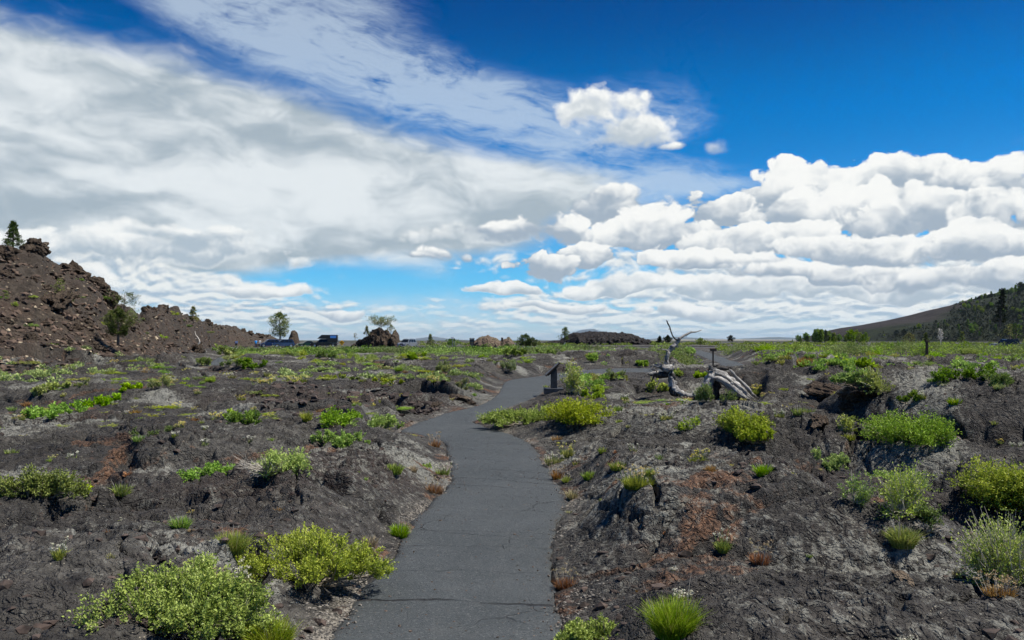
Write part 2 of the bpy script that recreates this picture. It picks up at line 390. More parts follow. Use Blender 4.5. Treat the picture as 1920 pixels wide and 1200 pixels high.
def lava(x, y):
    """height, soil mask, rubble mask, light (lichen) mask of the lava field"""
    d = np.hypot(x, y)
    wx = x + 0.7*perlin(x/2.2, y/2.2, 11) + 0.25*perlin(x/0.6, y/0.6, 12)
    wy = y + 0.7*perlin(x/2.2+5, y/2.2, 13) + 0.25*perlin(x/0.6+7, y/0.6, 14)
    far = 1+0.5*ss(d, 22, 40)-1.1*ss(d, 70, 125)
    h = 0.16*perlin(x/9.0, y/9.0, 15)*ss(d, 4, 14) + 0.10*perlin(x/4.0, y/4.0, 16)
    h = h*far
    sh = ss(x, 1.5, 6)*ss(d, 8, 16)                 # the right side is the more broken
    f1, f2, ci = worley(wx/3.4, wy/2.7, 21)
    e = f2-f1
    h += ((0.27+0.18*sh)*(1-np.clip(f1*1.15, 0, 1)**4.2) + (ci-0.5)*0.22*np.clip(e*6, 0, 1))*far
    crackm = ss(perlin(x/2.5, y/2.5, 22), -0.25, 0.15)
    crk = (1-ss(e, 0.015, 0.085))*crackm
    h -= crk*0.27*far
    g1, g2, cg = worley(wx/1.05+3, wy/0.85, 23)
    ge = g2-g1
    h += 0.055*(1-g1**2*1.2) + (cg-0.5)*0.035*np.clip(ge*6, 0, 1)
    m2 = ss(perlin(x/1.6, y/1.6, 24), 0.0, 0.3)
    h -= (1-ss(ge, 0.01, 0.07))*m2*0.075
    # ropes and crusty small relief
    rope = np.sin((wx*0.6+wy*1.1)*13 + 5*perlin(x/0.9, y/0.9, 25))*ss(perlin(x/1.9, y/1.9, 26), 0.05, 0.4)
    h += 0.012*rope
    near = 1-ss(d, 14, 40)
    fr = fbm(x/0.42, y/0.30, 31, 5, 0.62)
    # thin wandering crevices and a hard broken skin
    z1 = perlin(wx/0.9, wy/0.7, 35)+0.25*perlin(wx/0.2, wy/0.2, 36); z2 = perlin(x/0.33+9, y/0.26, 37)+0.2*perlin(x/0.09, y/0.09, 38)
    km = ss(perlin(x/1.7, y/1.7, 39), -0.3, 0.25)
    h -= 0.060*(1-ss(np.abs(z1), 0.015, 0.085))*km + 0.014*(1-ss(np.abs(z2), 0.02, 0.12))*near*ss(perlin(x/0.8, y/0.8, 40), -0.2, 0.2)
    q1, q2, qc = worley(x/0.13+0.4*perlin(x*6, y*6, 42), y/0.10, 43)
    h += near*(0.008*(qc-0.5)*np.clip((q2-q1)*5, 0, 1))*ss(perlin(x/1.1+4, y/1.1, 44), -0.35, 0.2)
    # stepped slabs: plates that overlap like shingles, steep on the side facing the viewer
    sv = perlin(wx/2.6, wy/1.5, 45)*2.2+0.25*perlin(x/0.5, y/0.5, 46); fs = sv-np.floor(sv)
    h += 0.13*far*(fs**3*1.0+ (np.floor(sv))*0.35)*(0.55+0.45*ss(x, 0, 4))*ss(d, 5, 9)
    h += 0.034*fr + 0.016*(ridged(x/0.20, y/0.16, 41, 2)-1)*near
    for (cx, cy, rx, ry, rot, hh, p) in DOMES:
        c, s = math.cos(rot), math.sin(rot)
        u = ((x-cx)*c+(y-cy)*s)/rx; v = ((y-cy)*c-(x-cx)*s)/ry
        h += hh*np.clip(1-(u*u+v*v)**(p/2), 0, 1)**0.8
    soil = np.zeros_like(h)
    for (cx, cy, rx, ry, rot, dd) in HOLL:
        c, s = math.cos(rot), math.sin(rot)
        u = ((x-cx)*c+(y-cy)*s)/rx; v = ((y-cy)*c-(x-cx)*s)/ry
        h -= dd*np.exp(-(u*u+v*v)**1.6)
    rub = np.zeros_like(h)
    for (px, py, rx, ry, k) in [(740,770,3.8,1.3,1.), (545,775,2.0,1.0,.9), (640,735,3.0,1.0,.5), (1800,1000,1.0,.8,.5), (1590,800,1.1,.9,.6), (1560,760,1.5,.8,.5), (1250,715,1.6,1.0,.4), (300,940,.6,.5,.4), (300,960,.5,.3,.5)]:
        cx, cy = flat(px, py)
        rub = np.maximum(rub, k*np.exp(-(((x-cx)/rx)**2+((y-cy)/ry)**2)**1.5))
    rub = np.maximum(rub, 0.8*ss(perlin(x/3.3, y/3.3, 51), 0.42, 0.62)*(1-0.6*ss(x, -1, 2)*near))
    r1, r2, cr = worley(x/0.30+0.3*perlin(x*3, y*3, 52), y/0.24, 53)
    s1, s2, cs = worley(x/0.11, y/0.10, 54)
    h += rub*(0.16*(cr-0.35)*np.clip((r2-r1)*3.2, 0, 1)**0.6 + 0.05*(cs-0.5)*np.clip((s2-s1)*4, 0, 1))
    for pl, w, dp in CRACKS:
        P = [flat(*p) for p in pl]
        xs = [p[0] for p in P]; ys = [p[1] for p in P]
        m = (x > min(xs)-.6) & (x < max(xs)+.6) & (y > min(ys)-.6) & (y < max(ys)+.6)
        if m.any():
            D, _ = polydist(x[m]+0.07*perlin(x[m]*2.2, y[m]*2.2, 61)+.02*perlin(x[m]*9, y[m]*9, 63), y[m]+0.07*perlin(x[m]*2.2+9, y[m]*2.2, 62), P, False)
            h[m] -= 1.3*dp*(1-ss(D, w*0.6, w*1.7)) - 0.05*np.exp(-(D/0.25)**2)
    for pl, dp in LEDGES:
        P = [flat(*p) for p in pl]
        xs = [p[0] for p in P]; ys = [p[1] for p in P]
        m = (x > min(xs)-2) & (x < max(xs)+2) & (y > min(ys)-3) & (y < max(ys)+3)
        if m.any():
            xx = x[m]; yy = y[m]
            D, _ = polydist(xx+0.25*perlin(xx*1.2, yy*1.2, 64), yy+0.25*perlin(xx*1.2+9, yy*1.2, 65), P, False)
            yl = np.interp(xx, xs, ys) if xs[-1] > xs[0] else np.interp(xx, xs[::-1], ys[::-1])
            inx = ss(xx, min(xs)-.4, min(xs)+1.3)*(1-ss(xx, max(xs)-1.3, max(xs)+.4))
            back = ss(yy, yl-0.05, yl+0.06)*(1-ss(yy, yl+0.6, yl+3.6))
            front = (1-ss(yy, yl-0.05, yl+0.06))*ss(yy, yl-1.3, yl)
            h[m] += inx*(dp*0.7*back - dp*1.1*front)
    return h, crk, e, (ci+0.6*np.floor(sv)*0.31) % 1.0, rub, rope
def height(x, y, full=False):
    x = np.asarray(x, float); y = np.asarray(y, float); shp = x.shape; x = x.ravel(); y = y.ravel()
    d = np.hypot(x, y)
    h, crk, e, ci, rub, rope = lava(x, y)
    h = h*(1-0.7*ss(d, 300, 900))
    # the car park shelf and the flat beyond
    h = h*(1-0.6*ss(d, 120, 150)) - 0.0*d
    hh, steep, crag = hill_h(x, y)
    # a dark drop in front of the hill foot
    h = h*(1-steep) + hh
    pz = pathz(x, y)
    m = (d < 150)
    sd = np.full(x.shape, 9.0)
    xm, ym = x[m], y[m]
    jx = 0.06*perlin(xm*2.3, ym*2.3, 81)+0.025*perlin(xm*9, ym*9, 82)
    Dp, ins = polydist(xm+jx, ym+jx, PATH_POLY); s_ = np.where(ins, -Dp, Dp)
    D2, ins2 = polydist(xm, ym, FP_POLY); s2 = np.where(ins2, -D2, D2)
    sd[m] = np.minimum(s_, s2)
    scale = np.clip(d/22.0, 0.8, 2.2)
    w = ss(sd, -0.02, 1.0*scale)
    # low saddles through which the fallen tree's foot, the far path and the cars are seen
    pxx = 960+FPX*x/np.maximum(y, 1.0)
    for (p0, p1, row, d0, d1) in [(1190, 1420, 752, 14, 25.5), (1285, 1420, 697, 40, 60), (1290, 1350, 684, 60, 100), (380, 425, 692, 46, 64), (1020, 1235, 710, 30, 46), (735, 842, 812, 11.5, 15.9), (700, 800, 806, 14, 16.6)]:
        zl = CAM_H-(row-638)/FPX*y-0.02
        k = ss(pxx, p0-25, p0+5)*(1-ss(pxx, p1-5, p1+25))*ss(y, d0*0.8, d0)*(1-ss(y, d1, d1*1.06))*(y > 1)
        h = h-k*np.maximum(0, h-zl-0.04*np.sin(x*2.0))
    # towards the viewer nothing may rise in front of the path: keep a low apron
    h2 = pz*(1-w) + (h)*w - 0.035*(1-w)*0
    rough = 0.02*fbm(x/0.25, y/0.2, 83, 3)
    h2 = h2 + rough*(1-w)*(sd > 0) + 0.015*ss(sd, 0, 0.06)*(1-w)
    h2 = np.where(sd < 0, pz-0.05, h2)
    low = ss(sd, -0.06, -0.01)
    h2 = np.where(sd < 0, pz-0.05*(1-low)-0.012, h2)
    if not full: return h2.reshape(shp)
    # soil gathers in creases: where the lobes meet, near path edges, in hollows
    soil = 0.8*(1-ss(e, 0.03, 0.16+0.10*perlin(x/1.3, y/1.3, 84)))*ss(perlin(x/3.0, y/3.0, 85), -0.25, 0.35)
    for (px, py, rx, ry, k) in [(1340,1050,.55,.55,1.), (1290,1140,.55,.35,1.), (1430,1010,.5,.25,.6), (1330,1090,.5,.5,.9), (520,975,.16,.55,.9), (340,905,.5,.3,.6), (230,995,.35,.12,.9), (380,1060,.4,.3,.9), (420,1100,.4,.25,.8), (640,1150,.2,.3,.5),
                              (1150,978,.16,.3,1.), (1120,930,.5,.35,.6), (1500,935,.3,.3,.8), (1690,1075,.3,.12,1.), (1545,905,.25,.12,.9), (1480,960,.4,.4,.7), (750,770,2.5,.8,.5), (1040,760,.8,.5,.8), (1290,670,2.5,2.5,.7), (1330,1150,.4,.3,.8), (1190,1130,.5,.25,.6)]:
        cx, cy = flat(px, py)
        q = ((x-cx)/rx)**2+((y-cy)/ry)**2
        soil = np.maximum(soil, k*np.exp(-q)*(0.75+0.5*perlin(x*3, y*3, 86)))
    soil = np.maximum(soil, 0.6*(1-ss(sd, 0.05, 0.35))*(sd > 0)*ss(perlin(x/0.8, y/0.8, 87), -0.3, 0.3))
    soil = np.clip(soil, 0, 1)*(1-crk)
    gravel = np.clip((1-ss(sd, 0.02, 0.22))*(sd > 0)*ss(perlin(x/0.9, y/0.9, 88), -0.1, 0.3), 0, 1)*(d < 30)
    # pale crust (lichen) on the lobe tops
    lich = np.clip(ss(perlin(x/2.4, y/2.4, 89)+0.35*perlin(x/0.7, y/0.7, 90), 0.0, 0.6), 0, 1)
    for (px, py, rx, ry, k) in [(1800,760,3.,3.,.9), (1500,725,3.5,2.2,1.), (1240,950,1.2,.8,.8), (1560,1000,.9,.8,.6), (620,950,.9,1.2,.8), (300,925,.5,.4,.8), (1240,830,2.,1.4,.7), (1700,1150,1.4,.7,.8), (1250,1060,.7,.5,.7), (640,880,.8,.8,.6)]:
        cx, cy = flat(px, py); lich = np.maximum(lich, k*np.exp(-(((x-cx)/rx)**2+((y-cy)/ry)**2)))
    lich = lich*(1-soil*0.8)*(1-0.5*rub)
    return dict(h=h2, soil=soil, lich=lich, rub=rub, hill=steep, crag=crag, sd=sd, gravel=gravel, d=d, crk=crk, slab=ci)
def mesh_grid(name, X, Y, Z, wrap=False):
    nr, nc = X.shape
    v = np.empty((nr*nc, 3), np.float32); v[:, 0] = X.ravel(); v[:, 1] = Y.ravel(); v[:, 2] = Z.ravel()
    i = np.arange(nr-1)[:, None]*nc; j = np.arange(nc if wrap else nc-1)[None, :]; j2 = (j+1) % nc
    f = np.stack([i+j, i+j2, i+nc+j2, i+nc+j], -1).reshape(-1, 4)
    return mesh_np(name, v, f)
def mesh_np(name, v, f, smooth=True):
    """v (n,3); f (m,k) all the same k"""
    v = np.asarray(v, np.float32); f = np.asarray(f, np.int32)
    me = bpy.data.meshes.new(name); k = f.shape[1]
    me.vertices.add(len(v)); me.vertices.foreach_set('co', v.ravel())
    me.loops.add(f.size); me.loops.foreach_set('vertex_index', f.ravel())
    me.polygons.add(len(f)); me.polygons.foreach_set('loop_start', np.arange(0, f.size, k, dtype=np.int32))
    try: me.polygons.foreach_set('loop_total', np.full(len(f), k, np.int32))
    except Exception: pass
    me.polygons.foreach_set('use_smooth', np.full(len(f), smooth, bool))
    me.update(calc_edges=True); return me
def attr(me, name, a, dom='POINT'):
    at = me.attributes.new(name, 'FLOAT', dom); at.data.foreach_set('value', np.asarray(a, np.float32).ravel())
def link(name, me, mat=None, parent=None, kind=None, label=None, cat=None, group=None, loc=None):
    o = bpy.data.objects.new(name, me); COL.objects.link(o)
    if mat is not None and me is not None and not me.materials: me.materials.append(mat)
    if parent is not None: o.parent = parent
    if kind: o['kind'] = kind
    if label: o['label'] = label
    if cat: o['category'] = cat
    if group: o['group'] = group
    if loc is not None: o.location = loc
    return o
# azimuth columns: dense inside the view, coarse round the back
if QUICK: NC, NR1, NR2, NR3 = 520, 420, 110, 60
else: NC, NR1, NR2, NR3 = 1050, 1000, 240, 110
az = np.concatenate([np.linspace(-R(38), R(38), NC), np.linspace(R(38), R(322), 150)[1:-1]])
rr = np.concatenate([np.geomspace(0.25, 3.9, 36)[:-1], np.geomspace(3.9, 75, NR1)[:-1], np.geomspace(75, 330, NR2)[:-1], np.geomspace(330, 60000, NR3)])
RR, AZ = np.meshgrid(rr, az, indexing='ij')
GX = RR*np.sin(AZ); GY = RR*np.cos(AZ)
T = height(GX.ravel(), GY.ravel(), True)
GZ = T['h'].reshape(GX.shape)
me = mesh_grid('ground', GX, GY, GZ, wrap=True)
for k in ('soil', 'lich', 'rub', 'hill', 'crag', 'gravel', 'slab'): attr(me, k, T[k])
print('terrain', time.time()-T0)
def hit(px, py, extra=0.0):
    """where the sight line through a pixel of the photograph meets the ground"""
    d = ray(px, py); t = np.geomspace(3.0, 900, 2600)
    if (py < 640): t = np.geomspace(3.0, 3000, 2600)
    X = d[0]*t; Y = d[1]*t; Z = CAM_H + d[2]*t
    H = height(X, Y)
    b = np.nonzero(Z <= H + extra)[0]
    if len(b) == 0: i = len(t)-1
    else: i = b[0]
    return float(X[i]), float(Y[i]), float(H[i])
def new_mat(name):
    m = bpy.data.materials.new(name); m.use_nodes = True; t = m.node_tree
    for n in list(t.nodes): t.nodes.remove(n)
    out = t.nodes.new('ShaderNodeOutputMaterial'); b = t.nodes.new('ShaderNodeBsdfPrincipled'); t.links.new(b.outputs[0], out.inputs[0])
    b.inputs['Specular IOR Level'].default_value = 0.3
    return m, t, b
def A(t, name):
    n = t.nodes.new('ShaderNodeAttribute'); n.attribute_name = name; return S(t, n.outputs['Fac'])
def pos(t):
    n = t.nodes.new('ShaderNodeNewGeometry'); return S(t, n.outputs['Position'])
def objc(t):
    n = t.nodes.new('ShaderNodeTexCoord'); return S(t, n.outputs['Object'])
def bump(t, h, strength, dist, b):
    n = t.nodes.new('ShaderNodeBump'); plug(t, h, n.inputs['Height']); n.inputs['Strength'].default_value = strength; n.inputs['Distance'].default_value = dist
    t.links.new(n.outputs[0], b.inputs['Normal'])
def plain(name, col, rough=0.6, metal=0.0, spec=0.4, var=0.0, scale=8.0, bmp=0.0):
    m, t, b = new_mat(name)
    if var:
        n = noise(t, objc(t), scale, 4, 0.6)
        c = mixc(t, n.ss(0.3, 0.7), tuple(x*(1-var) for x in col), tuple(min(1, x*(1+var)) for x in col))
        plug(t, c, b.inputs['Base Color'])
        if bmp: bump(t, n, bmp, 0.02, b)
    else: plug(t, col, b.inputs['Base Color'])
    b.inputs['Roughness'].default_value = rough; b.inputs['Metallic'].default_value = metal; b.inputs['Specular IOR Level'].default_value = spec
    return m
def ground_mat():
    m, t, b = new_mat('lava_ground'); p = pos(t)
    soil, lich, rub, hill, crag, gravel = [A(t, k) for k in ('soil', 'lich', 'rub', 'hill', 'crag', 'gravel')]
    n1 = noise(t, p, 0.9, 5, 0.6); n2 = noise(t, p, 6.0, 6, 0.68); n3 = noise(t, p, 28.0, 4, 0.65)
    n2b = noise(t, vadd(t, p, (3, 4, 5)), 4.5, 3, 0.55, 0.6); n3b = noise(t, vadd(t, p, (7, 1, 2)), 15.0, 3, 0.6, 0.5)
    v1 = voro(t, vadd(t, p, vscale(t, noise(t, p, 9.0, 2, .5, color=True), 0.08)), 14.0, 'F1')
    base = mixc(t, n2.ss(0.3, 0.7), (0.023, 0.0218, 0.0207), (0.096, 0.090, 0.081))
    slab = A(t, 'slab'); base = mixc(t, (slab*-1.0+1.0)*0.45, base, (0.022, 0.0205, 0.020)); base = mixc(t, slab.ss(0.55, 1.0)*0.40*n2.ss(0.3, 0.6), base, (0.125, 0.120, 0.105))
    base = mixc(t, n1.ss(0.5, 0.75)*0.35, base, (0.055, 0.043, 0.036))
    base = mixc(t, rub*0.6, base, mixc(t, n3.ss(0.35, 0.65), (0.022, 0.018, 0.017), (0.075, 0.050, 0.042)))
    # cinders and soil
    sc = mixc(t, n3.ss(0.35, 0.68), (0.045, 0.024, 0.015), (0.22, 0.115, 0.065))
    sm = (soil*1.15 + (n2-0.5)*2.2 + (n1-0.5)*0.8 - 0.46).ss(0.0, 0.35)
    base = mixc(t, sm*0.8, base, sc)
    ox = noise(t, p, 2.3, 5, 0.7)
    base = mixc(t, (ox.ss(0.60, 0.74))*(n3.ss(0.42, 0.6))*0.45, base, (0.13, 0.060, 0.036))
    # grey-green crust lichens in flakes
    fl = noise(t, vadd(t, p, (5, 9, 1)), 13.0, 5, 0.66)
    lm = (lich*0.20 + fl + (n3-0.5)*0.3).ss(0.575, 0.67)
    lc = mixc(t, n2.ss(0.35, 0.65), (0.15, 0.15, 0.135), (0.31, 0.31, 0.27))
    w1 = voro(t, vadd(t, p, vscale(t, noise(t, p, 20.0, 2, .5, color=True), 0.06)), 26.0, 'F1'); w2 = sep(t, voro(t, p, 26.0, 'F1', out='Color'))[1]
    lm = lm.max(w1.ss(0.30, 0.20)*((w2 + lich*0.35 + (n1-0.5)*0.8).ss(0.80, 0.92)))
    base = mixc(t, lm*(lich*0.75+0.30), base, lc)
    base = mixc(t, lich*0.30*(n2.ss(0.42, 0.62)), base, (0.12, 0.115, 0.102))
    base = mixc(t, noise(t, vadd(t, p, (31, 7, 2)), 0.35, 4, 0.6).ss(0.42, 0.66)*0.5, base, (0.022, 0.020, 0.019))
    # scattered tiny pale chips
    vv = voro(t, p, 34.0, 'F1'); chip = vv.ss(0.16, 0.10)*(noise(t, p, 3.0, 2, .5).ss(0.48, 0.62))
    base = mixc(t, chip*0.75, base, (0.42, 0.38, 0.30))
    vg = voro(t, p, 55.0, 'F1', out='Color'); gx = sep(t, vg)[0]
    base = mixc(t, gravel*(gx.ss(0.35, 0.7)), base, mixc(t, gx, (0.07, 0.062, 0.055), (0.33, 0.30, 0.25)))
    # the hill: brown cinder with stones
    vh = voro(t, p, 2.2, 'F1', out='Color'); hx = sep(t, vh)[0]
    vd = voro(t, p, 2.2, 'F1'); n4 = noise(t, p, 0.35, 4, 0.6); n5 = noise(t, p, 2.6, 5, 0.7)
    hc = mixc(t, n5.ss(0.35, 0.65), (0.022, 0.0175, 0.0135), (0.076, 0.060, 0.044))
    hc = mixc(t, n4.ss(0.4, 0.7)*0.5, hc, (0.080, 0.051, 0.038))
    hc = mixc(t, crag*0.75*(n5.ss(.3, .6)), hc, mixc(t, n3, (0.028, 0.024, 0.022), (0.090, 0.075, 0.060)))
    hc = mixc(t, (vd.ss(0.26, 0.14))*(hx.ss(0.70, 0.8))*0.7, hc, (0.26, 0.21, 0.15))
    base = mixc(t, hill.ss(0.15, 0.5), base, hc)
    # far plain: scrubby, duller
    dd = vm(t, 'LENGTH', p)
    nf = noise(t, p, 0.02, 5, 0.65)
    base = mixc(t, dd.ss(260, 900), base, mixc(t, nf.ss(0.4, 0.6), (0.035, 0.040, 0.030), (0.075, 0.075, 0.055)))
    plug(t, base, b.inputs['Base Color']); b.inputs['Roughness'].default_value = 0.85; b.inputs['Specular IOR Level'].default_value = 0.22
    hgt = n2*0.9 + n3*0.7 - v1*0.5 - (n2b*2.0-1.0).abs().ss(0.10, 0.0)*0.45 - (n3b*2.0-1.0).abs().ss(0.16, 0.0)*0.30 + gravel*gx*0.6 + noise(t, p, 85.0, 2, 0.5)*0.22 + chip*0.15
    bump(t, hgt, 0.9, 0.042, b)
    return m
def path_mat():
    m, t, b = new_mat('asphalt_path'); p = pos(t); v = A(t, 'v'); u = A(t, 'u')
    n1 = noise(t, p, 0.8, 4, 0.55); n2 = noise(t, p, 60.0, 3, 0.7); n3 = noise(t, p, 5.0, 4, 0.6)
    c = mixc(t, n1.ss(0.3, 0.7), (0.040, 0.047, 0.050), (0.058, 0.066, 0.070))
    c = mixc(t, n2.ss(0.3, 0.75)*0.7, c, mixc(t, n3, (0.034, 0.040, 0.043), (0.078, 0.088, 0.092)))
    c = mixc(t, n3.ss(0.52, 0.75)*0.35, c, (0.070, 0.074, 0.074))
    vz = sep(t, voro(t, p, 95.0, 'F1', out='Color'))[0]; c = mixc(t, vz.ss(0.86, 0.97)*0.55, c, (0.13, 0.135, 0.135)); c = mixc(t, vz.ss(0.16, 0.04)*0.55, c, (0.016, 0.018, 0.019))
    st = noise(t, vadd(t, p, (2, 8, 0)), 1.9, 5, 0.7); c = mixc(t, st.ss(0.56, 0.68)*0.30, c, (0.030, 0.034, 0.037)); c = mixc(t, noise(t, vadd(t, p, (12, 8, 0)), 1.1, 5, 0.7).ss(0.56, 0.70)*0.35, c, (0.085, 0.090, 0.088))
    c = mixc(t, (voro(t, p, 7.0, 'F1').ss(0.10, 0.05))*(noise(t, p, 1.7, 2, .5).ss(0.55, 0.7))*0.7, c, (0.02, 0.02, 0.022))
    # transverse shrinkage cracks at irregular spacing
    w = v + (noise(t, comb(t, u*1.2, v*0.9, 0.0), 1.5, 5, 0.65)-0.5)*0.34
    tot = None
    for pv, ww, k in PATH_CRACKS:
        l = (w - pv).abs().ss(ww, ww*0.35)*k
        l = l*(noise(t, comb(t, u*3.0, pv*3.7, 0), 1.0, 2, 0.5).ss(0.30, 0.52))
        tot = l if tot is None else tot.max(l)
    vc = voro(t, vadd(t, p, vscale(t, noise(t, p, 2.5, 3, .5, color=True), 0.5)), 0.9, 'DISTANCE_TO_EDGE')
    hair = vc.ss(0.010, 0.003)*(noise(t, p, 0.9, 3, .5).ss(0.5, 0.62))*0.55
    tot = tot.max(hair)
    c = mixc(t, tot*0.85, c, (0.012, 0.012, 0.013))
    eg = (u - 0.5).abs().ss(0.42, 0.5)*(n3.ss(0.40, 0.6))
    c = mixc(t, eg*0.5, c, (0.032, 0.029, 0.027))
    plug(t, c, b.inputs['Base Color']); b.inputs['Roughness'].default_value = 0.78; b.inputs['Specular IOR Level'].default_value = 0.3
    bump(t, n2*0.5 + n3*0.3 + vz*0.35 - tot*2.0, 0.9, 0.014, b)
    return m
# ------------------------------------------------------------------ asphalt paths as thin slabs
def ribbon(name, L, Rr, sub, nu, zfn, lift=0.012):
    L = catmull(L, sub); Rr = catmull(Rr, sub); n = len(L)
    mid = (L+Rr)/2; seg = np.r_[0, np.cumsum(np.hypot(*(mid[1:]-mid[:-1]).T))]
    uu = np.linspace(0, 1, nu)
    X = L[:, 0:1]*(1-uu)+Rr[:, 0:1]*uu; Y = L[:, 1:2]*(1-uu)+Rr[:, 1:2]*uu
    # ragged edges
    jit = (0.055*perlin(X*1.7, Y*1.7, 83)+0.035*perlin(X*7, Y*7, 84)+0.016*perlin(X*21, Y*21, 85))
    W_ = np.hypot(L[:, 0]-Rr[:, 0], L[:, 1]-Rr[:, 1])[:, None]+1e-6
    e = np.abs(uu-0.5)[None, :]*2
    dx = (Rr[:, 0]-L[:, 0])[:, None]/W_; dy = (Rr[:, 1]-L[:, 1])[:, None]/W_
    X = X + dx*jit*e**6; Y = Y + dy*jit*e**6
    Z = zfn(X, Y)+lift + 0.006*perlin(X*2.1, Y*2.1, 86) - 0.012*(e**10)
    U = np.repeat(uu[None], n, 0); Vv = np.repeat(seg[:, None], nu, 1)
    # skirts
    X = np.c_[X[:, :1], X, X[:, -1:]]; Y = np.c_[Y[:, :1], Y, Y[:, -1:]]; Z = np.c_[Z[:, :1]-0.08, Z, Z[:, -1:]-0.08]
    U = np.c_[U[:, :1], U, U[:, -1:]]; Vv = np.c_[Vv[:, :1], Vv, Vv[:, -1:]]
    me = mesh_grid(name, X, Y, Z); attr(me, 'u', U); attr(me, 'v', Vv); return me, seg
_mid = (PL+PR)/2
_s = np.r_[0, np.cumsum(np.hypot(*(_mid[1:]-_mid[:-1]).T))]
def v_at(py):   # metres along the path at a photograph row
    return float(np.interp(-py, [-((a[1]+b[1])/2) for a, b in ST[:16]], _s[:16]))
PATH_CRACKS = [(v_at(1133), .022, 1.0), (v_at(1000), .006, .6), (v_at(1028), .005, .5), (v_at(918), .012, .7), (v_at(906), .014, 1.0), (v_at(886), .010, .7), (v_at(868), .010, .55), (v_at(847), .012, .7), (v_at(1075), .005, .4), (v_at(960), .006, .5), (v_at(830), .01, .5)]
me_p, _ = ribbon('path', PL, PR, 14, 34, pathz)
link('path', me_p, path_mat(), kind='structure')
me_p2, _ = ribbon('path', [flat(*a) for a, b in FP], [flat(*b) for a, b in FP], 8, 10, lambda x, y: pathz(x, y), 0.02)
link('path', me_p2, me_p.materials[0], kind='structure')
ground = link('ground', me, ground_mat(), kind='structure')
# ------------------------------------------------------------------ mesh builders
def tube(pts, rad, ns=8, sub=4, groove=0.0, seed=0, rough=0.0, close=True):
    P = catmull(np.array([list(p) for p in pts], float), sub) if sub > 1 else np.array(pts, float)
    Rr = np.interp(np.linspace(0, len(rad)-1, len(P)), np.arange(len(rad)), rad)
    if close: P = np.vstack([P[:1], P, P[-1:]]); Rr = np.r_[1e-4, Rr, 1e-4]
    Tn = np.gradient(P, axis=0); Tn[0] = P[min(2, len(P)-1)]-P[0]; Tn[-1] = P[-1]-P[max(-3, -len(P))]
    Tn /= np.linalg.norm(Tn, axis=1)[:, None]+1e-9
    ref = np.array([0.31, 0.95, 0.05]) if abs(Tn[0] @ np.array([0, 0, 1])) > 0.7 else np.array([0.05, 0.1, 1.0])
    N = ref - (Tn @ ref)[:, None]*Tn; N /= np.linalg.norm(N, axis=1)[:, None]+1e-9
    B = np.cross(Tn, N)
    th = np.linspace(0, 2*math.pi, ns, endpoint=False)
    s = np.linspace(0, 1, len(P))
    k = np.ones((len(P), ns))
    if groove: k += groove*(np.abs(np.sin(2.5*th[None]+4*s[:, None]+seed))-0.5) + groove*0.5*np.sin(7*th[None]+9*s[:, None]+seed)
    if rough: k += rough*perlin(th[None]*1.3+seed+0*s[:, None], s[:, None]*len(P)*0.35+0*th[None], seed)
    V = P[:, None]+(N[:, None]*np.cos(th)[None, :, None]+B[:, None]*np.sin(th)[None, :, None])*(Rr[:, None]*k)[:, :, None]
    n = len(P); i = np.arange(n-1)[:, None]*ns; j = np.arange(ns)[None]; j2 = (j+1) % ns
    F = np.stack([i+j, i+j2, i+ns+j2, i+ns+j], -1).reshape(-1, 4)
    return V.reshape(-1, 3), F
def joinm(parts):
    vs = []; fs = []; o = 0
    for q in parts: vs.append(q[0]); fs.append(q[1]+o); o += len(q[0])
    return np.vstack(vs), np.vstack(fs)
def leafset(P, D, L, Wd, rng, fold=0.25):
    """a rhombic folded leaf (2 quads would be heavy: one quad) at each P along D"""
    n = len(P)
    D = D/(np.linalg.norm(D, axis=1)[:, None]+1e-9)
    r = rng.normal(size=(n, 3))*0.75+np.array([0.25, 0.0, 0.95]); S_ = np.cross(D, r); S_ /= np.linalg.norm(S_, axis=1)[:, None]+1e-9
    L = np.asarray(L).reshape(-1, 1) if np.ndim(L) else np.full((n, 1), L); Wd = np.asarray(Wd).reshape(-1, 1) if np.ndim(Wd) else np.full((n, 1), Wd)
    N = np.cross(S_, D)
    v = np.empty((n, 4, 3)); v[:, 0] = P; v[:, 1] = P+D*L*0.5+S_*Wd*0.5+N*Wd*fold; v[:, 2] = P+D*L; v[:, 3] = P+D*L*0.5-S_*Wd*0.5+N*Wd*fold
    f = np.arange(n*4).reshape(n, 4)
    return v.reshape(-1, 3), f
def lv_attr(me, rng, n, blend=None):
    a = rng.random(n)
    if blend is not None: a = a*0.45+blend*0.55
    attr(me, 'lv', np.repeat(a, 4))
def unit(v): return v/(np.linalg.norm(v, axis=-1, keepdims=True)+1e-9)
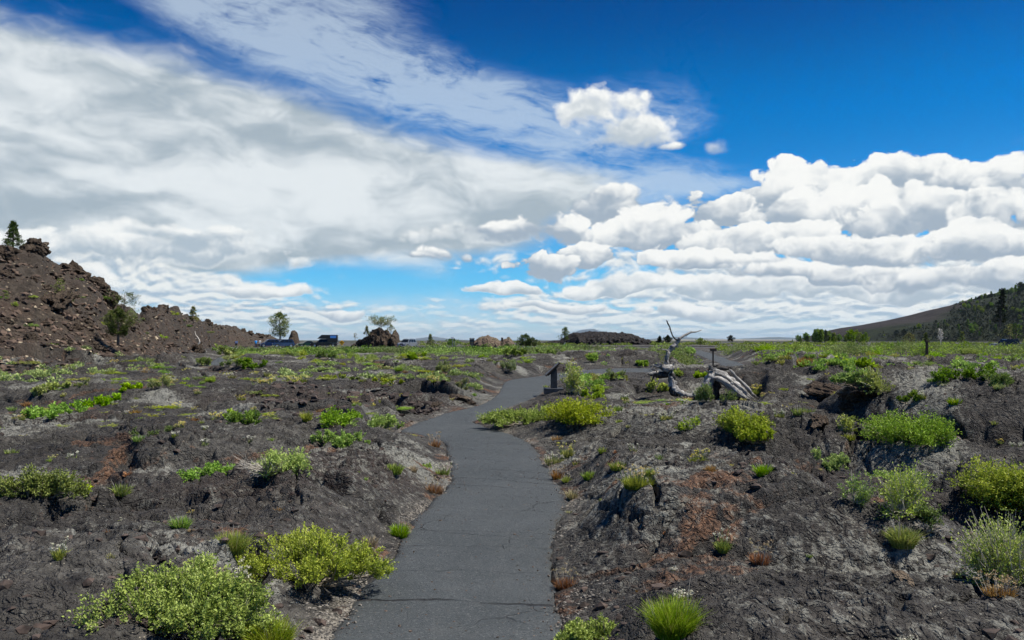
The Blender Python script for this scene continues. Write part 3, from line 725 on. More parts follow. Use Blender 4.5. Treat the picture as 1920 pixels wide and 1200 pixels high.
def shrub_mesh(seed, w=1.0, d=0.8, h=0.5, clumps=26, twigs=16, leaves=14, leaf=0.018, upright=0.5, lw=0.55, tw=0.22, stem_r=0.006, bare=0.0, holes=0.25, bottom=0.12, shape=None):
    rng = np.random.default_rng(seed)
    # several unequal lobes, so that the outline is uneven and has gaps
    nl = int(np.clip(clumps/5, 3, 11)); la = rng.random(nl)*2*math.pi; lr = 0.15+0.62*np.sqrt(rng.random(nl)); lx = np.cos(la)*lr; ly = np.sin(la)*lr
    ls = (0.24+0.26*rng.random(nl)); lh = (1.08-0.55*lr**1.5)*(0.62+0.45*rng.random(nl)); lh[0] = 1.0; lh *= 0.86/max(lh)
    li = rng.choice(nl, clumps, p=ls**1.5/np.sum(ls**1.5)); ang = rng.random(clumps)*2*math.pi; q = np.sqrt(rng.random(clumps))
    cx = np.clip(lx[li]+np.cos(ang)*q*ls[li], -1, 1)*w*0.5; cy = np.clip(ly[li]+np.sin(ang)*q*ls[li], -1, 1)*d*0.5
    rad = q; top = h*lh[li]*np.sqrt(np.clip(1-q**2*0.75, 0, 1))
    if shape is not None: top = top*shape(cx/w, cy/d)
    cz = np.maximum(top*(1-rng.random(clumps)**2.0*0.75)-tw*h*0.4, h*bottom)
    C = np.c_[cx, cy, cz]
    LP = []; LD = []; BL = []; parts = []
    for c in range(clumps):
        out = unit(np.array([cx[c]/w*1.6, cy[c]/d*1.6, upright+0.25]))
        sz = tw*h*1.15*(0.7+0.6*rng.random())
        nb = rng.integers(int(twigs*0.7), twigs+1)
        tips = C[c]+unit(rng.normal(size=(nb, 3))+out*1.0)*sz*(0.6+0.6*rng.random((nb, 1)))
        tips[:, 2] = np.maximum(tips[:, 2], 0.01*h)
        base = C[c]-out*sz*0.8; base[2] = max(base[2], 0.0)
        for k in range(nb):
            a = base + rng.normal(size=3)*sz*0.15; b = tips[k]
            m = max(3, int(leaves*(0.6+0.8*rng.random())))
            tt = 0.25+0.78*rng.random(m)
            p = a+(b-a)*tt[:, None]+rng.normal(size=(m, 3))*sz*0.09
            LP.append(p); LD.append(unit(b-a)*0.7+unit(rng.normal(size=(m, 3)))*0.85+np.array([0, 0, 0.25*upright]))
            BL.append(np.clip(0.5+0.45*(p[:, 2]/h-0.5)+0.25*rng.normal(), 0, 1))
        if stem_r and c % 1 == 0:
            g = np.array([cx[c]*0.25+rng.normal()*0.03*w, cy[c]*0.25+rng.normal()*0.03*d, -0.04])
            mid = (g+base)/2+rng.normal(size=3)*0.05*h+np.array([cx[c]*0.12, cy[c]*0.12, -0.05*h])
            parts.append(tube([g, mid, base, C[c]], [stem_r*1.5, stem_r, stem_r*0.8, stem_r*0.3], 4, 2, close=False))
            for k in range(4 if not bare else 7):
                e = tips[rng.integers(0, nb)]
                parts.append(tube([base, (base+e)/2+rng.normal(size=3)*sz*0.1, e+unit(e-base)*sz*0.12*(1+bare)], [stem_r*0.6, stem_r*0.45, stem_r*0.2], 3, 1, close=False))
    LP = np.vstack(LP); LD = np.vstack(LD); BL = np.concatenate(BL)
    n = len(LP); L = leaf*(0.65+0.7*rng.random(n))
    v, f = leafset(LP, LD, L, L*lw, rng); me = mesh_np('foliage', v, f, False); lv_attr(me, rng, n, BL)
    st = mesh_np('stems', *joinm(parts)) if parts else None
    return me, st
def twig_mesh(seed, w=1.0, d=0.7, h=0.35, n=46, r=0.004):
    rng = np.random.default_rng(seed); parts = []
    for i in range(n):
        a = rng.random()*2*math.pi; q = rng.random()**0.5
        g = np.array([rng.normal()*0.10*w, rng.normal()*0.1*d, 0.0])
        e = np.array([math.cos(a)*q*w*.5, math.sin(a)*q*d*.5, h*(0.25+0.75*rng.random())])
        m = (g+e)/2+rng.normal(size=3)*0.07*w; m[2] = max(m[2], 0.02)
        parts.append(tube([g, m, e], [r*1.6, r, r*0.4], 4, 2, close=False))
        for k in range(3):
            s = g+(e-g)*(0.4+0.5*rng.random()); s2 = s+(unit(e-g)+rng.normal(size=3)*0.6)*0.16*w
            s2[2] = max(s2[2], 0.01)
            parts.append(tube([s, (s+s2)/2+rng.normal(size=3)*0.015*w, s2], [r*0.7, r*0.5, r*0.25], 3, 1, close=False))
    return mesh_np('stems', *joinm(parts))
def blades(seed, n, w, d, h, bw, spread=0.5, bend=0.35, seg=3, rmin=0.0):
    rng = np.random.default_rng(seed)
    a = rng.random(n)*2*math.pi; q = np.sqrt(rng.random(n))*0.5
    bx = np.cos(a)*q*w*0.6; by = np.sin(a)*q*d*0.6
    l = h*(0.35+0.75*rng.random(n))*(1-0.35*q*2*rng.random(n))
    dx = np.cos(a)*q*2*spread+rng.normal(size=n)*0.24; dy = np.sin(a)*q*2*spread+rng.normal(size=n)*0.24
    t = np.linspace(0, 1, seg+1)
    px = bx[:, None]+dx[:, None]*l[:, None]*(t**1.6)*0.8; py = by[:, None]+dy[:, None]*l[:, None]*(t**1.6)*0.8
    cb = bend*np.hypot(dx, dy)
    pz = l[:, None]*(t-cb[:, None]*t**2*0.8)-0.01
    th = rng.random(n)*math.pi; sx = np.cos(th)*bw*0.5; sy = np.sin(th)*bw*0.5
    k = (1-t**1.5*0.85)
    v = np.empty((n, seg+1, 2, 3)); 
    v[..., 0, 0] = px-sx[:, None]*k; v[..., 1, 0] = px+sx[:, None]*k
    v[..., 0, 1] = py-sy[:, None]*k; v[..., 1, 1] = py+sy[:, None]*k
    v[..., 0, 2] = pz; v[..., 1, 2] = pz
    b = (np.arange(n)*(seg+1)*2)[:, None]+np.arange(seg)[None]*2
    f = np.stack([b, b+1, b+3, b+2], -1).reshape(-1, 4)
    me = mesh_np('blades', v.reshape(-1, 3), f, False)
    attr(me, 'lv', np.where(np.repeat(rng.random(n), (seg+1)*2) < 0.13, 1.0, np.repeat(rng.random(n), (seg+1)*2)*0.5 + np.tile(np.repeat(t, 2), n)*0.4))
    tips = np.c_[px[:, -1], py[:, -1], pz[:, -1]]
    return me, tips
def stalks(seed, n, w, d, h, r=0.003, spread=0.35):
    rng = np.random.default_rng(seed); parts = []; tips = []
    for i in range(n):
        a = rng.random()*2*math.pi; q = math.sqrt(rng.random())*0.5
        g = np.array([math.cos(a)*q*w*0.6, math.sin(a)*q*d*0.6, -0.01]); l = h*(0.6+0.5*rng.random())
        e = g+np.array([math.cos(a)*q*spread*l*2+rng.normal()*0.07*l, math.sin(a)*q*spread*l*2+rng.normal()*0.07*l, l])
        parts.append(tube([g, (g+e)/2+rng.normal(size=3)*0.03*l, e], [r, r*0.8, r*0.6], 3, 1, close=False)); tips.append(e)
    return mesh_np('stems', *joinm(parts)), np.array(tips)
def flower_mesh(seed, tips, size, per=10, spike=0.0, petal=None):
    rng = np.random.default_rng(seed); P = []; 
    for e in tips:
        m = rng.normal(size=(per, 3))*size*0.35; m[:, 2] = m[:, 2]*0.6 - rng.random(per)*spike
        P.append(e+m)
    P = np.vstack(P); D = unit(rng.normal(size=P.shape)+np.array([0, 0, 0.6])); L = (petal or size*0.45)*(0.7+0.6*rng.random(len(P)))
    v, f = leafset(P, D, L, L*0.8, rng, 0.1); me = mesh_np('flowers', v, f, False); lv_attr(me, rng, len(P)); return me
def leaf_mat(name, c1, c2, c3=None, trans=0.30, var=0.12, gloss=0.02):
    m = bpy.data.materials.new(name); m.use_nodes = True; t = m.node_tree
    for n in list(t.nodes): t.nodes.remove(n)
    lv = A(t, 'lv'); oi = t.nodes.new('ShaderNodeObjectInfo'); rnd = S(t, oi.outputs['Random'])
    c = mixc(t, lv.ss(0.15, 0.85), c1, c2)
    if c3 is not None: c = mixc(t, lv.ss(0.90, 0.97)*0.7, c, c3)
    hs = t.nodes.new('ShaderNodeHueSaturation'); t.links.new(c.o, hs.inputs['Color'])
    plug(t, rnd*(0.05) + 0.475, hs.inputs['Hue']); plug(t, (rnd*7.3).fn('FRACT')*var*2+(1-var), hs.inputs['Value']); plug(t, (rnd*3.7).fn('FRACT')*0.3+0.85, hs.inputs['Saturation'])
    df = t.nodes.new('ShaderNodeBsdfDiffuse'); tr = t.nodes.new('ShaderNodeBsdfTranslucent'); gl = t.nodes.new('ShaderNodeBsdfGlossy'); gl.inputs['Roughness'].default_value = 0.45
    for q in (df, tr): t.links.new(hs.outputs[0], q.inputs[0])
    m1 = t.nodes.new('ShaderNodeMixShader'); m1.inputs[0].default_value = trans; t.links.new(df.outputs[0], m1.inputs[1]); t.links.new(tr.outputs[0], m1.inputs[2])
    m2 = t.nodes.new('ShaderNodeMixShader'); m2.inputs[0].default_value = gloss; t.links.new(m1.outputs[0], m2.inputs[1]); t.links.new(gl.outputs[0], m2.inputs[2])
    o = t.nodes.new('ShaderNodeOutputMaterial'); t.links.new(m2.outputs[0], o.inputs[0]); return m
ML = {
 'shrub': leaf_mat('leaves_yellow_green', (0.20, 0.30, 0.030), (0.48, 0.60, 0.09), (0.56, 0.55, 0.14)),
 'lime': leaf_mat('leaves_bright_green', (0.17, 0.28, 0.022), (0.40, 0.54, 0.065)),
 'pale': leaf_mat('leaves_pale_green', (0.21, 0.29, 0.060), (0.46, 0.56, 0.15), (0.54, 0.55, 0.16)),
 'sage': leaf_mat('leaves_sage', (0.12, 0.165, 0.045), (0.29, 0.35, 0.115)),
 'dark': leaf_mat('leaves_dark_green', (0.08, 0.14, 0.018), (0.26, 0.36, 0.05)),
 'mat': leaf_mat('leaves_mat', (0.20, 0.26, 0.022), (0.46, 0.51, 0.07), (0.54, 0.48, 0.10)),
 'grass': leaf_mat('grass_green', (0.12, 0.20, 0.020), (0.34, 0.46, 0.06), (0.46, 0.40, 0.16)),
 'grassy': leaf_mat('grass_yellowish', (0.17, 0.20, 0.035), (0.40, 0.42, 0.11)),
 'dry': leaf_mat('stalks_rusty', (0.17, 0.085, 0.03), (0.45, 0.26, 0.09)),
 'straw': leaf_mat('stalks_straw', (0.26, 0.20, 0.11), (0.50, 0.42, 0.26)),
 'white': leaf_mat('petals_cream', (0.50, 0.49, 0.36), (0.72, 0.70, 0.58)),
 'yellow': leaf_mat('petals_yellow', (0.50, 0.42, 0.08), (0.74, 0.66, 0.20)),
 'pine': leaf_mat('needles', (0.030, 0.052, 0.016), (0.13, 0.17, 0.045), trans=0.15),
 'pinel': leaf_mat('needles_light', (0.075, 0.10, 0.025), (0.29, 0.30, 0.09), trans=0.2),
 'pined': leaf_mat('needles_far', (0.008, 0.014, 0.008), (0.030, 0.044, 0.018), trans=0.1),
 'snag': leaf_mat('bleached_twigs', (0.45, 0.43, 0.38), (0.7, 0.68, 0.62), trans=0.1),
}
M_STEM = plain('bark_grey', (0.20, 0.17, 0.13), 0.85, var=0.35, scale=20)
M_TWIG = plain('dead_twigs', (0.38, 0.35, 0.30), 0.85, var=0.25, scale=20)
M_GSTEM = plain('green_stems', (0.12, 0.18, 0.04), 0.8)
M_BARK = plain('bark', (0.14, 0.105, 0.08), 0.9, var=0.4, scale=6, bmp=0.5)
M_BLEACH = plain('bleached_bark', (0.48, 0.45, 0.40), 0.85, var=0.3, scale=6)
NB = [0]
def plant(kind, px, py, w, h, label, cat=None, name=None, group=None, at=None, yaw=None, depth=0.75, mult=1.0, seed=None):
    """a plant whose foot stands where the sight line of (px, py) meets the ground; w, h in the photograph's pixels"""
    if at is None: x, y, z = hit(px, py)
    else: x, y, z = at
    dist = math.hypot(x, y); k = dist/FPX
    W_, H_ = w*k, h*k
    if kind not in ('white', 'yellow', 'rusty', 'grass', 'grassy', 'dry', 'straw', 'twigs'): W_ *= 1.16; H_ *= 1.08
    D_ = max(W_*depth, min(W_, H_))
    if kind in ('shrub', 'pale', 'sage', 'dark', 'twiggy'): H_ *= .80
    if kind in ('mat', 'lime'): D_ = min(max(D_, 0.42*H_*dist/CAM_H), 3.4, W_*1.6); H_ *= .58
    sd_ = seed if seed is not None else NB[0]*7+5
    NB[0] += 1
    y2 = y + D_*(0.30 if kind not in ('mat', 'lime') else .42); x2 = x*(y2/y) if at is None else x
    if at is None: z = float(height([x2], [y2])[0])
    px_m = dist/796.0            # metres per picture point
    det = np.clip(px_m/0.0062, 1, 6)
    root = bpy.data.objects.new(name or {'grass': 'grass_tuft'}.get(kind, 'shrub'), None); COL.objects.link(root)
    root.location = (x2, y2, z-0.01)
    root.empty_display_size = 0.1
    root['label'] = label; root['category'] = cat or {'grass': 'grass'}.get(kind, 'shrub')
    if group: root['group'] = group
    def nleaf(area_px, k_): return int(area_px*k_*mult)
    area = w*h*0.28      # in picture points (1024 wide), roughly
    if kind in ('shrub', 'lime', 'pale', 'sage', 'dark', 'mat', 'twiggy', 'thin'):
        mk = {'twiggy': 'sage', 'thin': 'shrub'}.get(kind, kind)
        dens = {'twiggy': .5, 'thin': .45, 'mat': 1.15}.get(kind, 1.0)
        leaf = max(0.016 if kind != 'lime' else 0.022, px_m*2.0)
        total = np.clip(area*4.6*dens*mult, 120, 42000)
        cl = int(np.clip(total/190, 7, 110)); tg = 11; lf = max(3, int(total/(cl*tg)))
        f, s = shrub_mesh(sd_, W_, D_, H_, cl, tg, lf, leaf, upright={'sage': .9, 'twiggy': .8, 'thin': 1.0, 'mat': .15}.get(kind, .5),
                          lw={'sage': .3, 'twiggy': .35}.get(kind, .6), tw={'mat': .42, 'lime': .34, 'thin': .28}.get(kind, .22), stem_r=max(0.004, px_m*0.35), bare=1.0 if kind in ('twiggy', 'thin') else 0, bottom=0.10)
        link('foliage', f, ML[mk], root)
        if s is not None: link('branches', s, M_TWIG if kind in ('twiggy', 'thin') else M_STEM, root)
    elif kind in ('grass', 'grassy', 'dry', 'straw'):
        n = int(np.clip(area*1.5*mult, 60, 2600)); bw = max(0.004, px_m*0.85)
        f, tips = blades(sd_, n, W_, D_, H_, bw, spread=0.55)
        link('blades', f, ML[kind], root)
        if kind == 'grass' and dist < 14:
            s, tp = stalks(sd_+1, 7, W_*.8, D_*.8, H_*1.25, max(.0015, px_m*.3)); link('seed_stalks', s, ML['straw'] if False else M_TWIG, root)
    elif kind in ('white', 'yellow', 'rusty'):
        n = int(np.clip(area*0.8*mult, 40, 900)); bw = max(0.005, px_m*0.9)
        f, tips = blades(sd_, n, W_, D_, H_*0.62, bw, spread=0.5); link('leaves', f, ML['grassy' if kind != 'rusty' else 'dry'], root)
        ns = int(np.clip(w/2.2, 6, 42)); s, tp = stalks(sd_+2, ns, W_, D_, H_*0.95, max(.002, px_m*.3)); link('stalks', s, M_GSTEM if kind != 'rusty' else M_TWIG, root)
        fs = max(0.018, px_m*1.9)
        if ns <= 26:
            for q_, tip in enumerate(tp): link('flower_head', flower_mesh(sd_+3+q_, tip[None], fs*.9, 12, spike=H_*0.04 if kind == 'white' else 0.0, petal=max(.009, px_m*.95)), ML['white' if kind == 'white' else ('yellow' if kind == 'yellow' else 'straw')], root)
            return root
        fl = flower_mesh(sd_+3, tp, fs, 12, spike=H_*0.10 if kind == 'white' else 0.0, petal=max(.009, px_m*.95)); link('flowers', fl, ML['white' if kind == 'white' else ('yellow' if kind == 'yellow' else 'straw')], root)
    elif kind == 'twigs':
        link('twigs', twig_mesh(sd_, W_, D_, H_, 60, max(.0035, px_m*.4)), M_TWIG, root)
    return root
def copy_tree(o, parent=None):
    c = o.copy(); COL.objects.link(c)
    if parent is not None: c.parent = parent
    for ch in list(o.children): copy_tree(ch, c)
    return c
# ------------------------------------------------------------------ plants one can point at: kind, foot px, foot py, width, height, label
PL_ = [
('shrub', 575, 1128, 285, 112, 'largest yellow-green shrub spilling over the left edge of the path in the foreground', 1.5),
('pale', 315, 1225, 270, 130, 'big pale green shrub cut off by the bottom edge at lower left', 1.4),
('pale', 452, 1190, 110, 70, 'small grey-green shrub between the big pale shrub and the bottom grass tuft', 1),
('grass', 505, 1225, 105, 62, 'bright green grass tuft at the bottom edge left of the path', 1.2),
('white', 452, 1118, 44, 52, 'white flowering plant at the left end of the largest yellow-green shrub', 1),
('rusty', 405, 1100, 40, 32, 'dry rusty weeds on red cinders left of the largest yellow-green shrub', 1),
('straw', 690, 1025, 46, 24, 'straw coloured weeds on cinders behind the largest yellow-green shrub', .6),
('grass', 436, 1040, 62, 42, 'round dark green grass tuft with tall seed stalks on bare lava', 1.8),
('grass', 338, 990, 42, 26, 'green grass tuft on red-brown rubble behind the round dark green one', 1.2),
('grass', 228, 938, 36, 22, 'green grass tuft right of the dark shrub at the left edge', 1.2),
('grass', 750, 1010, 40, 30, 'green grass tuft touching the left edge of the path beside pale gravel', 1.3),
('white', 112, 1056, 26, 34, 'lone white flower spikes on bare dark lava at lower left', 1),
('grassy', 207, 1052, 20, 12, 'tiny yellowish sprig right of the lone white flower spikes', 1),
('dark', 66, 944, 150, 60, 'dark green spreading shrub at the left edge in the foreground', 1.3),
('shrub', 138, 952, 62, 26, 'low bright green plant in front of the dark spreading shrub at the left edge', 1),
('dry', 240, 892, 22, 10, 'small orange tuft behind the dark spreading shrub at the left', 1),
('lime', 410, 893, 130, 40, 'long low bright green shrub running left from the grey dead twigs', 1.2),
('shrub', 528, 885, 95, 80, 'tall yellow-green shrub standing behind the grey dead twigs', 1.2),
('twigs', 502, 905, 105, 34, 'tangle of grey dead twigs at the foot of a yellow-green shrub', 1),
('shrub', 640, 832, 105, 42, 'low dull green shrub in front of the bright round one by the collapsed pit', 1),
('lime', 640, 800, 78, 48, 'bright round green shrub at the front rim of the collapsed pit', 1.2),
('lime', 706, 806, 84, 44, 'bright green shrub just right of the round one, close to the path bend', 1),
('grassy', 575, 795, 22, 22, 'thin yellowish sprig left of the bright round shrub at the pit', 1),
('grass', 738, 891, 46, 22, 'bright green grass tuft on smooth lava left of the path', 1.5),
('straw', 775, 885, 22, 16, 'pale straw tuft right of the bright grass tuft on smooth lava', 1),
('rusty', 815, 838, 28, 28, 'orange weeds at the rear of the row along the path edge', 1),
('shrub', 806, 880, 30, 18, 'small green plant between two orange weeds along the path edge', 1),
('white', 830, 892, 34, 26, 'white flowers touching the path, just behind the big orange weed clump', 1),
('rusty', 815, 926, 44, 34, 'big orange and green weed clump, nearest of the row along the path edge', 1.3),
('twiggy', 288, 815, 66, 28, 'grey-green sage cushion with yellow flowers at its right side', 1.2),
('yellow', 335, 804, 28, 12, 'small yellow flowers at the right end of the grey-green sage cushion', 1),
('white', 328, 820, 14, 12, 'tiny white flowers right in front of the small yellow ones', 1),
('grass', 262, 832, 38, 12, 'low grass patch in front of the grey-green sage cushion', 1),
('dry', 367, 789, 24, 12, 'orange tuft left of the yellow-white flowers on the low dome', 1),
('grass', 379, 794, 16, 9, 'little green tuft touching the orange tuft on the low dome', 1),
('yellow', 403, 788, 28, 15, 'yellow-white flower cushion left of the dark rounded shrub', 1),
('white', 385, 806, 12, 8, 'small white flowers below the yellow-white flower cushion', 1),
('white', 384, 838, 14, 12, 'small pair of white flowers on bare lava below the sage cushion', 1),
('white', 467, 834, 18, 12, 'white flower tuft on bare lava behind the long low bright shrub', 1),
('white', 136, 860, 16, 16, 'white blossoms on dark lava near the left cleft', 1),
('grass', 22, 850, 30, 12, 'green grass patch near the left edge in front of the long cleft', 1),
('grassy', 80, 890, 16, 8, 'small yellow-green sprig behind the dark shrub at the left edge', 1),
('dark', 455, 795, 62, 40, 'dark rounded shrub beside the reddish rubble slope', 1.3),
('shrub', 418, 785, 24, 22, 'small shrub joined to the left of the dark rounded shrub', 1),
('lime', 125, 788, 100, 34, 'bright green low shrub strip at far left, its nearer half', 1.2),
('lime', 195, 764, 80, 30, 'bright green low shrub strip at far left, its farther half', 1.2),
('pale', 85, 752, 70, 24, 'pale green shrub on light ground at the far left', 1),
('pale', 110, 738, 56, 16, 'pale shrub just behind another pale shrub at the far left', 1),
('sage', 123, 727, 26, 14, 'small dull green shrub near the hill foot, left one of two', 1),
('sage', 159, 729, 28, 14, 'small green shrub near the hill foot, right one of two', 1),
('lime', 250, 736, 50, 22, 'bright yellow-green shrub on the crest of the left lava swell', 1.1),
('sage', 300, 732, 32, 26, 'grey-green shrub with pale stalks right of the bright one on the swell', 1.1),
('yellow', 490, 719, 50, 12, 'low yellow-green cushion, left end of the bright band behind the pit', 1),
('yellow', 552, 718, 80, 12, 'long yellow cushion in the middle of the bright band behind the pit', 1),
('mat', 612, 713, 66, 20, 'bright yellow-green mounded shrub, tallest of the band behind the pit', 1.2),
('dark', 664, 712, 50, 10, 'dark low shrub right of the bright yellow mounded shrub', 1),
('mat', 728, 723, 74, 14, 'low green cushion nearest the path in the band behind the pit', 1),
('twiggy', 878, 736, 60, 30, 'grey twiggy shrub left of the path just before the sign', 1.2),
('sage', 815, 700, 56, 24, 'round olive shrub in the middle distance left of the path', 1.1),
('sage', 938, 699, 44, 26, 'tall dull shrub beyond the path, left of the tilted sign', 1.1),
('lime', 838, 714, 24, 10, 'small bright tuft in front of the round olive shrub', 1),
('yellow', 805, 716, 18, 10, 'small yellow flowers left of the twiggy shrub near the path', 1),
('mat', 985, 800, 150, 46, 'broad yellow-green mat shrub right of the path bend, left half', 1.6),
('mat', 1072, 812, 120, 66, 'broad yellow-green mat shrub right of the path bend, right half', 1.5),
('dry', 1045, 825, 30, 12, 'reddish dry tuft in front of the mat shrubs', 1),
('shrub', 1105, 742, 52, 34, 'bright green shrub right behind the tilted sign', 1.2),
('thin', 1088, 742, 44, 60, 'tall thin grey-stemmed shrub touching the tilted sign', 1.1),
('grassy', 1025, 728, 22, 10, 'small yellow-green tuft left of the tilted sign foot', 1),
('sage', 1148, 714, 42, 28, 'rounded green shrub at the far side of the path right of the sign', 1.1),
('white', 1040, 870, 56, 24, 'cream flower cushion touching the right edge of the path', 1.2),
('yellow', 1064, 860, 36, 28, 'upright yellow-green flowers behind the cream flower cushion', 1.2),
('white', 1079, 872, 16, 14, 'small flower tuft right of the cream flower cushion', 1),
('rusty', 1044, 900, 30, 30, 'rusty dry weeds at the right path edge below the cream flowers', 1),
('grassy', 1062, 906, 20, 16, 'small yellowish plant right of the rusty weeds at the path edge', 1),
('straw', 1072, 938, 26, 22, 'straw coloured weeds at the widest point of the path edge', 1),
('grassy', 1066, 962, 16, 8, 'tiny lime tuft beside the right path edge', 1),
('grass', 1108, 898, 44, 18, 'bright green grass patch right of the rusty weeds', 1.3),
('grass', 1129, 850, 20, 14, 'small round grass tuft behind the bright grass patch', 1.2),
('grass', 1160, 886, 48, 18, 'grass clump right of and behind the bright grass patch', 1.2),
('yellow', 1196, 920, 82, 42, 'large clump of weeds with yellow flower heads right of the path', 1.6),
('grass', 1220, 898, 28, 16, 'grass tuft touching the rear of the large yellow-flowered clump', 1.2),
('grass', 1236, 862, 24, 12, 'small green tuft left of the bright yellow flowers', 1.2),
('yellow', 1310, 864, 46, 28, 'bright yellow flowers standing on the lava dome', 1.4),
('dry', 1332, 884, 28, 18, 'brown dry tuft below the bright yellow flowers', 1),
('white', 1188, 846, 18, 16, 'white flower sprig in a dark crevice on the dome', 1),
('grassy', 1178, 803, 16, 8, 'dull tiny tuft on the ridge in front of the white flower row', 1),
('grass', 1430, 893, 34, 24, 'bright grass tuft alone on grey lava right of the dome', 1.4),
('white', 1250, 787, 38, 18, 'row of white flowers on green leaves on the lava ridge', 1.3),
('grass', 1158, 768, 26, 12, 'yellow-green grass patch left of the fallen tree', 1),
('white', 1171, 751, 24, 12, 'white flowers behind the yellow-green patch, left of the fallen tree', 1),
('grass', 1162, 792, 18, 8, 'small grass patch directly below the yellow-green one', 1),
('thin', 1290, 815, 40, 30, 'sparse grey-green sprigs on the dome below the fallen tree', 1),
('shrub', 1390, 824, 78, 66, 'tall yellow-green bush growing in the gap below the fallen tree', 1.5),
('shrub', 1425, 842, 56, 44, 'lower bush joined to the right of the tall bush below the fallen tree', 1.3),
('white', 1356, 1045, 32, 40, 'cream flower clump standing on red cinders', 1.3),
('rusty', 1425, 1062, 44, 42, 'green tuft with reddish stalks right of the cream clump on cinders', 1.3),
('white', 1280, 1128, 42, 26, 'small leafy rosette with white flowers on red cinders', 1.2),
('white', 1264, 1070, 12, 14, 'tiny white flower on the bare rock near the cinders', 1),
('grass', 1262, 1222, 104, 78, 'large feathery grass tuft cut by the bottom edge right of the path', 1.7),
('pale', 1110, 1222, 140, 66, 'silvery green shrub at the bottom edge touching the path right side', 1.3),
('rusty', 1060, 1104, 52, 40, 'brown and green weed clump at the right path edge', 1.4),
('grass', 1693, 1046, 58, 38, 'bright round grass tuft in the hollow beside the whale-back rock', 1.8),
('white', 1700, 1215, 46, 30, 'white blossom plant at the bottom edge toward the right corner', 1),
('lime', 1640, 905, 170, 84, 'brilliant green leafy bush filling the trench, nearer part', 1.7),
('lime', 1705, 868, 120, 92, 'brilliant green leafy bush filling the trench, farther taller part', 1.6),
('pale', 1548, 872, 64, 46, 'grey-green shrub at the left head of the trench', 1.1),
('thin', 1600, 950, 50, 60, 'sparse leafy sprigs climbing the whale-back rock from the trench', 1),
('thin', 1690, 985, 80, 80, 'airy shrub with bare twigs deep in the trench', 1.2),
('dark', 1745, 985, 60, 56, 'dark green shrub right of the airy twig shrub in the trench', 1.2),
('shrub', 1885, 985, 150, 120, 'big dense bush at the right edge above the dark hollow', 1.6),
('thin', 1895, 1100, 110, 130, 'leggy shrub with pale curved twigs at the right edge', 1.3),
('rusty', 1872, 1122, 70, 34, 'rusty orange seed heads at the foot of the leggy shrub on the right', 1.3),
('straw', 1797, 1085, 20, 22, 'straw wisp in front of the dark rock step at lower right', 1),
('twigs', 1745, 1010, 50, 14, 'bleached twigs lying in the hollow behind the bright round tuft', 1),
('shrub', 1620, 735, 92, 36, 'wide bright green shrub behind the tilted lava block on the right', 1.3),
('thin', 1655, 742, 60, 52, 'tall yellowish shrub at right end of the wide one behind the block', 1.2),
('dark', 1705, 760, 60, 22, 'dark juniper cushion right of the tilted lava block', 1.2),
('white', 1730, 755, 18, 14, 'small flower tuft right of the dark juniper cushion', 1),
('grass', 1790, 762, 30, 14, 'grass patch on the pale plateau at right', 1.1),
('thin', 1572, 812, 44, 36, 'green sprig shrub growing out of the dark hole on the right', 1),
('grass', 1505, 778, 56, 14, 'long strip of grass in a seam left of the tilted lava block', 1.2),
('white', 1462, 782, 28, 14, 'cream flowers at the left end of the grass strip', 1),
('white', 1676, 797, 22, 14, 'white flowers on the slope above the trench bush, upper one', 1),
('white', 1690, 820, 16, 14, 'pale upright flowers on the slope above the trench bush, lower one', 1),
('grassy', 1592, 832, 30, 14, 'yellowish dry tuft on the dark slope above the trench', 1),
('grassy', 1865, 805, 14, 8, 'tiny yellow-green tuft on the plateau edge at far right', 1),
('white', 1905, 838, 22, 12, 'cream flowers on the dark slope at far right', 1),
('dark', 1808, 718, 90, 38, 'large dark green shrub near the wooden post on the right', 1.3),
('sage', 1868, 722, 60, 34, 'dull green shrub right of the large dark one', 1.2),
('shrub', 1790, 700, 90, 30, 'broad olive shrub behind the large dark green one', 1.2),
('grassy', 1876, 733, 34, 10, 'yellow-green tuft at the foot of the dull green shrub', 1),
('grass', 1745, 718, 20, 10, 'bright little tuft left of the large dark green shrub', 1),
('grassy', 1770, 722, 30, 10, 'yellowish low plant between the bright tuft and the large dark shrub', 1),
('lime', 1268, 706, 34, 26, 'bright shrub seen between the dead limb and the fallen trunk', 1.1),
('shrub', 1316, 708, 40, 30, 'olive shrub touching the left end of the fallen trunk', 1.1),
('shrub', 1238, 742, 40, 34, 'yellow-green shrub under the upright dead limb', 1.1),
('shrub', 1268, 755, 56, 14, 'low yellow-green cushion before the fallen tree middle', 1),
('sage', 1345, 752, 62, 46, 'grey-green shrub inside the arch of the fallen trunk', 1.1),
('yellow', 1418, 745, 34, 18, 'yellow-green weeds at the lower end of the fallen trunk', 1),
('white', 1283, 757, 24, 10, 'cream flowers in front of the fallen tree', 1),
('dry', 1510, 684, 56, 20, 'rounded orange-brown shrub in the scrub at right', 1.2),
('shrub', 1590, 686, 66, 34, 'bushy green shrub right of the orange-brown one', 1.2),
('lime', 1670, 658, 18, 22, 'bright pointed shrub standing above the scrub at right', 1.1),
('shrub', 1300, 668, 34, 22, 'round green bush left of the far path where it crests', 1.1),
('lime', 1110, 680, 24, 26, 'upright bright shrub in front of the black mound', 1.1),
('pale', 1025, 662, 38, 20, 'pale silvery shrub just left of the far lectern sign', 1.1),
('lime', 790, 676, 44, 24, 'bright green shrub in front of the silver car', 1.1),
('sage', 408, 666, 60, 20, 'rounded green shrub mass where the far left path ends at the hill', 1.2),
('shrub', 440, 668, 44, 18, 'yellow-green shrub right of the far left path below the blue sign', 1.1),
('sage', 372, 690, 50, 22, 'grey-green shrub left of the far left path at the hill foot', 1.1),
('sage', 440, 692, 60, 20, 'grey-green shrub cluster right of the near end of the far left path', 1.1),
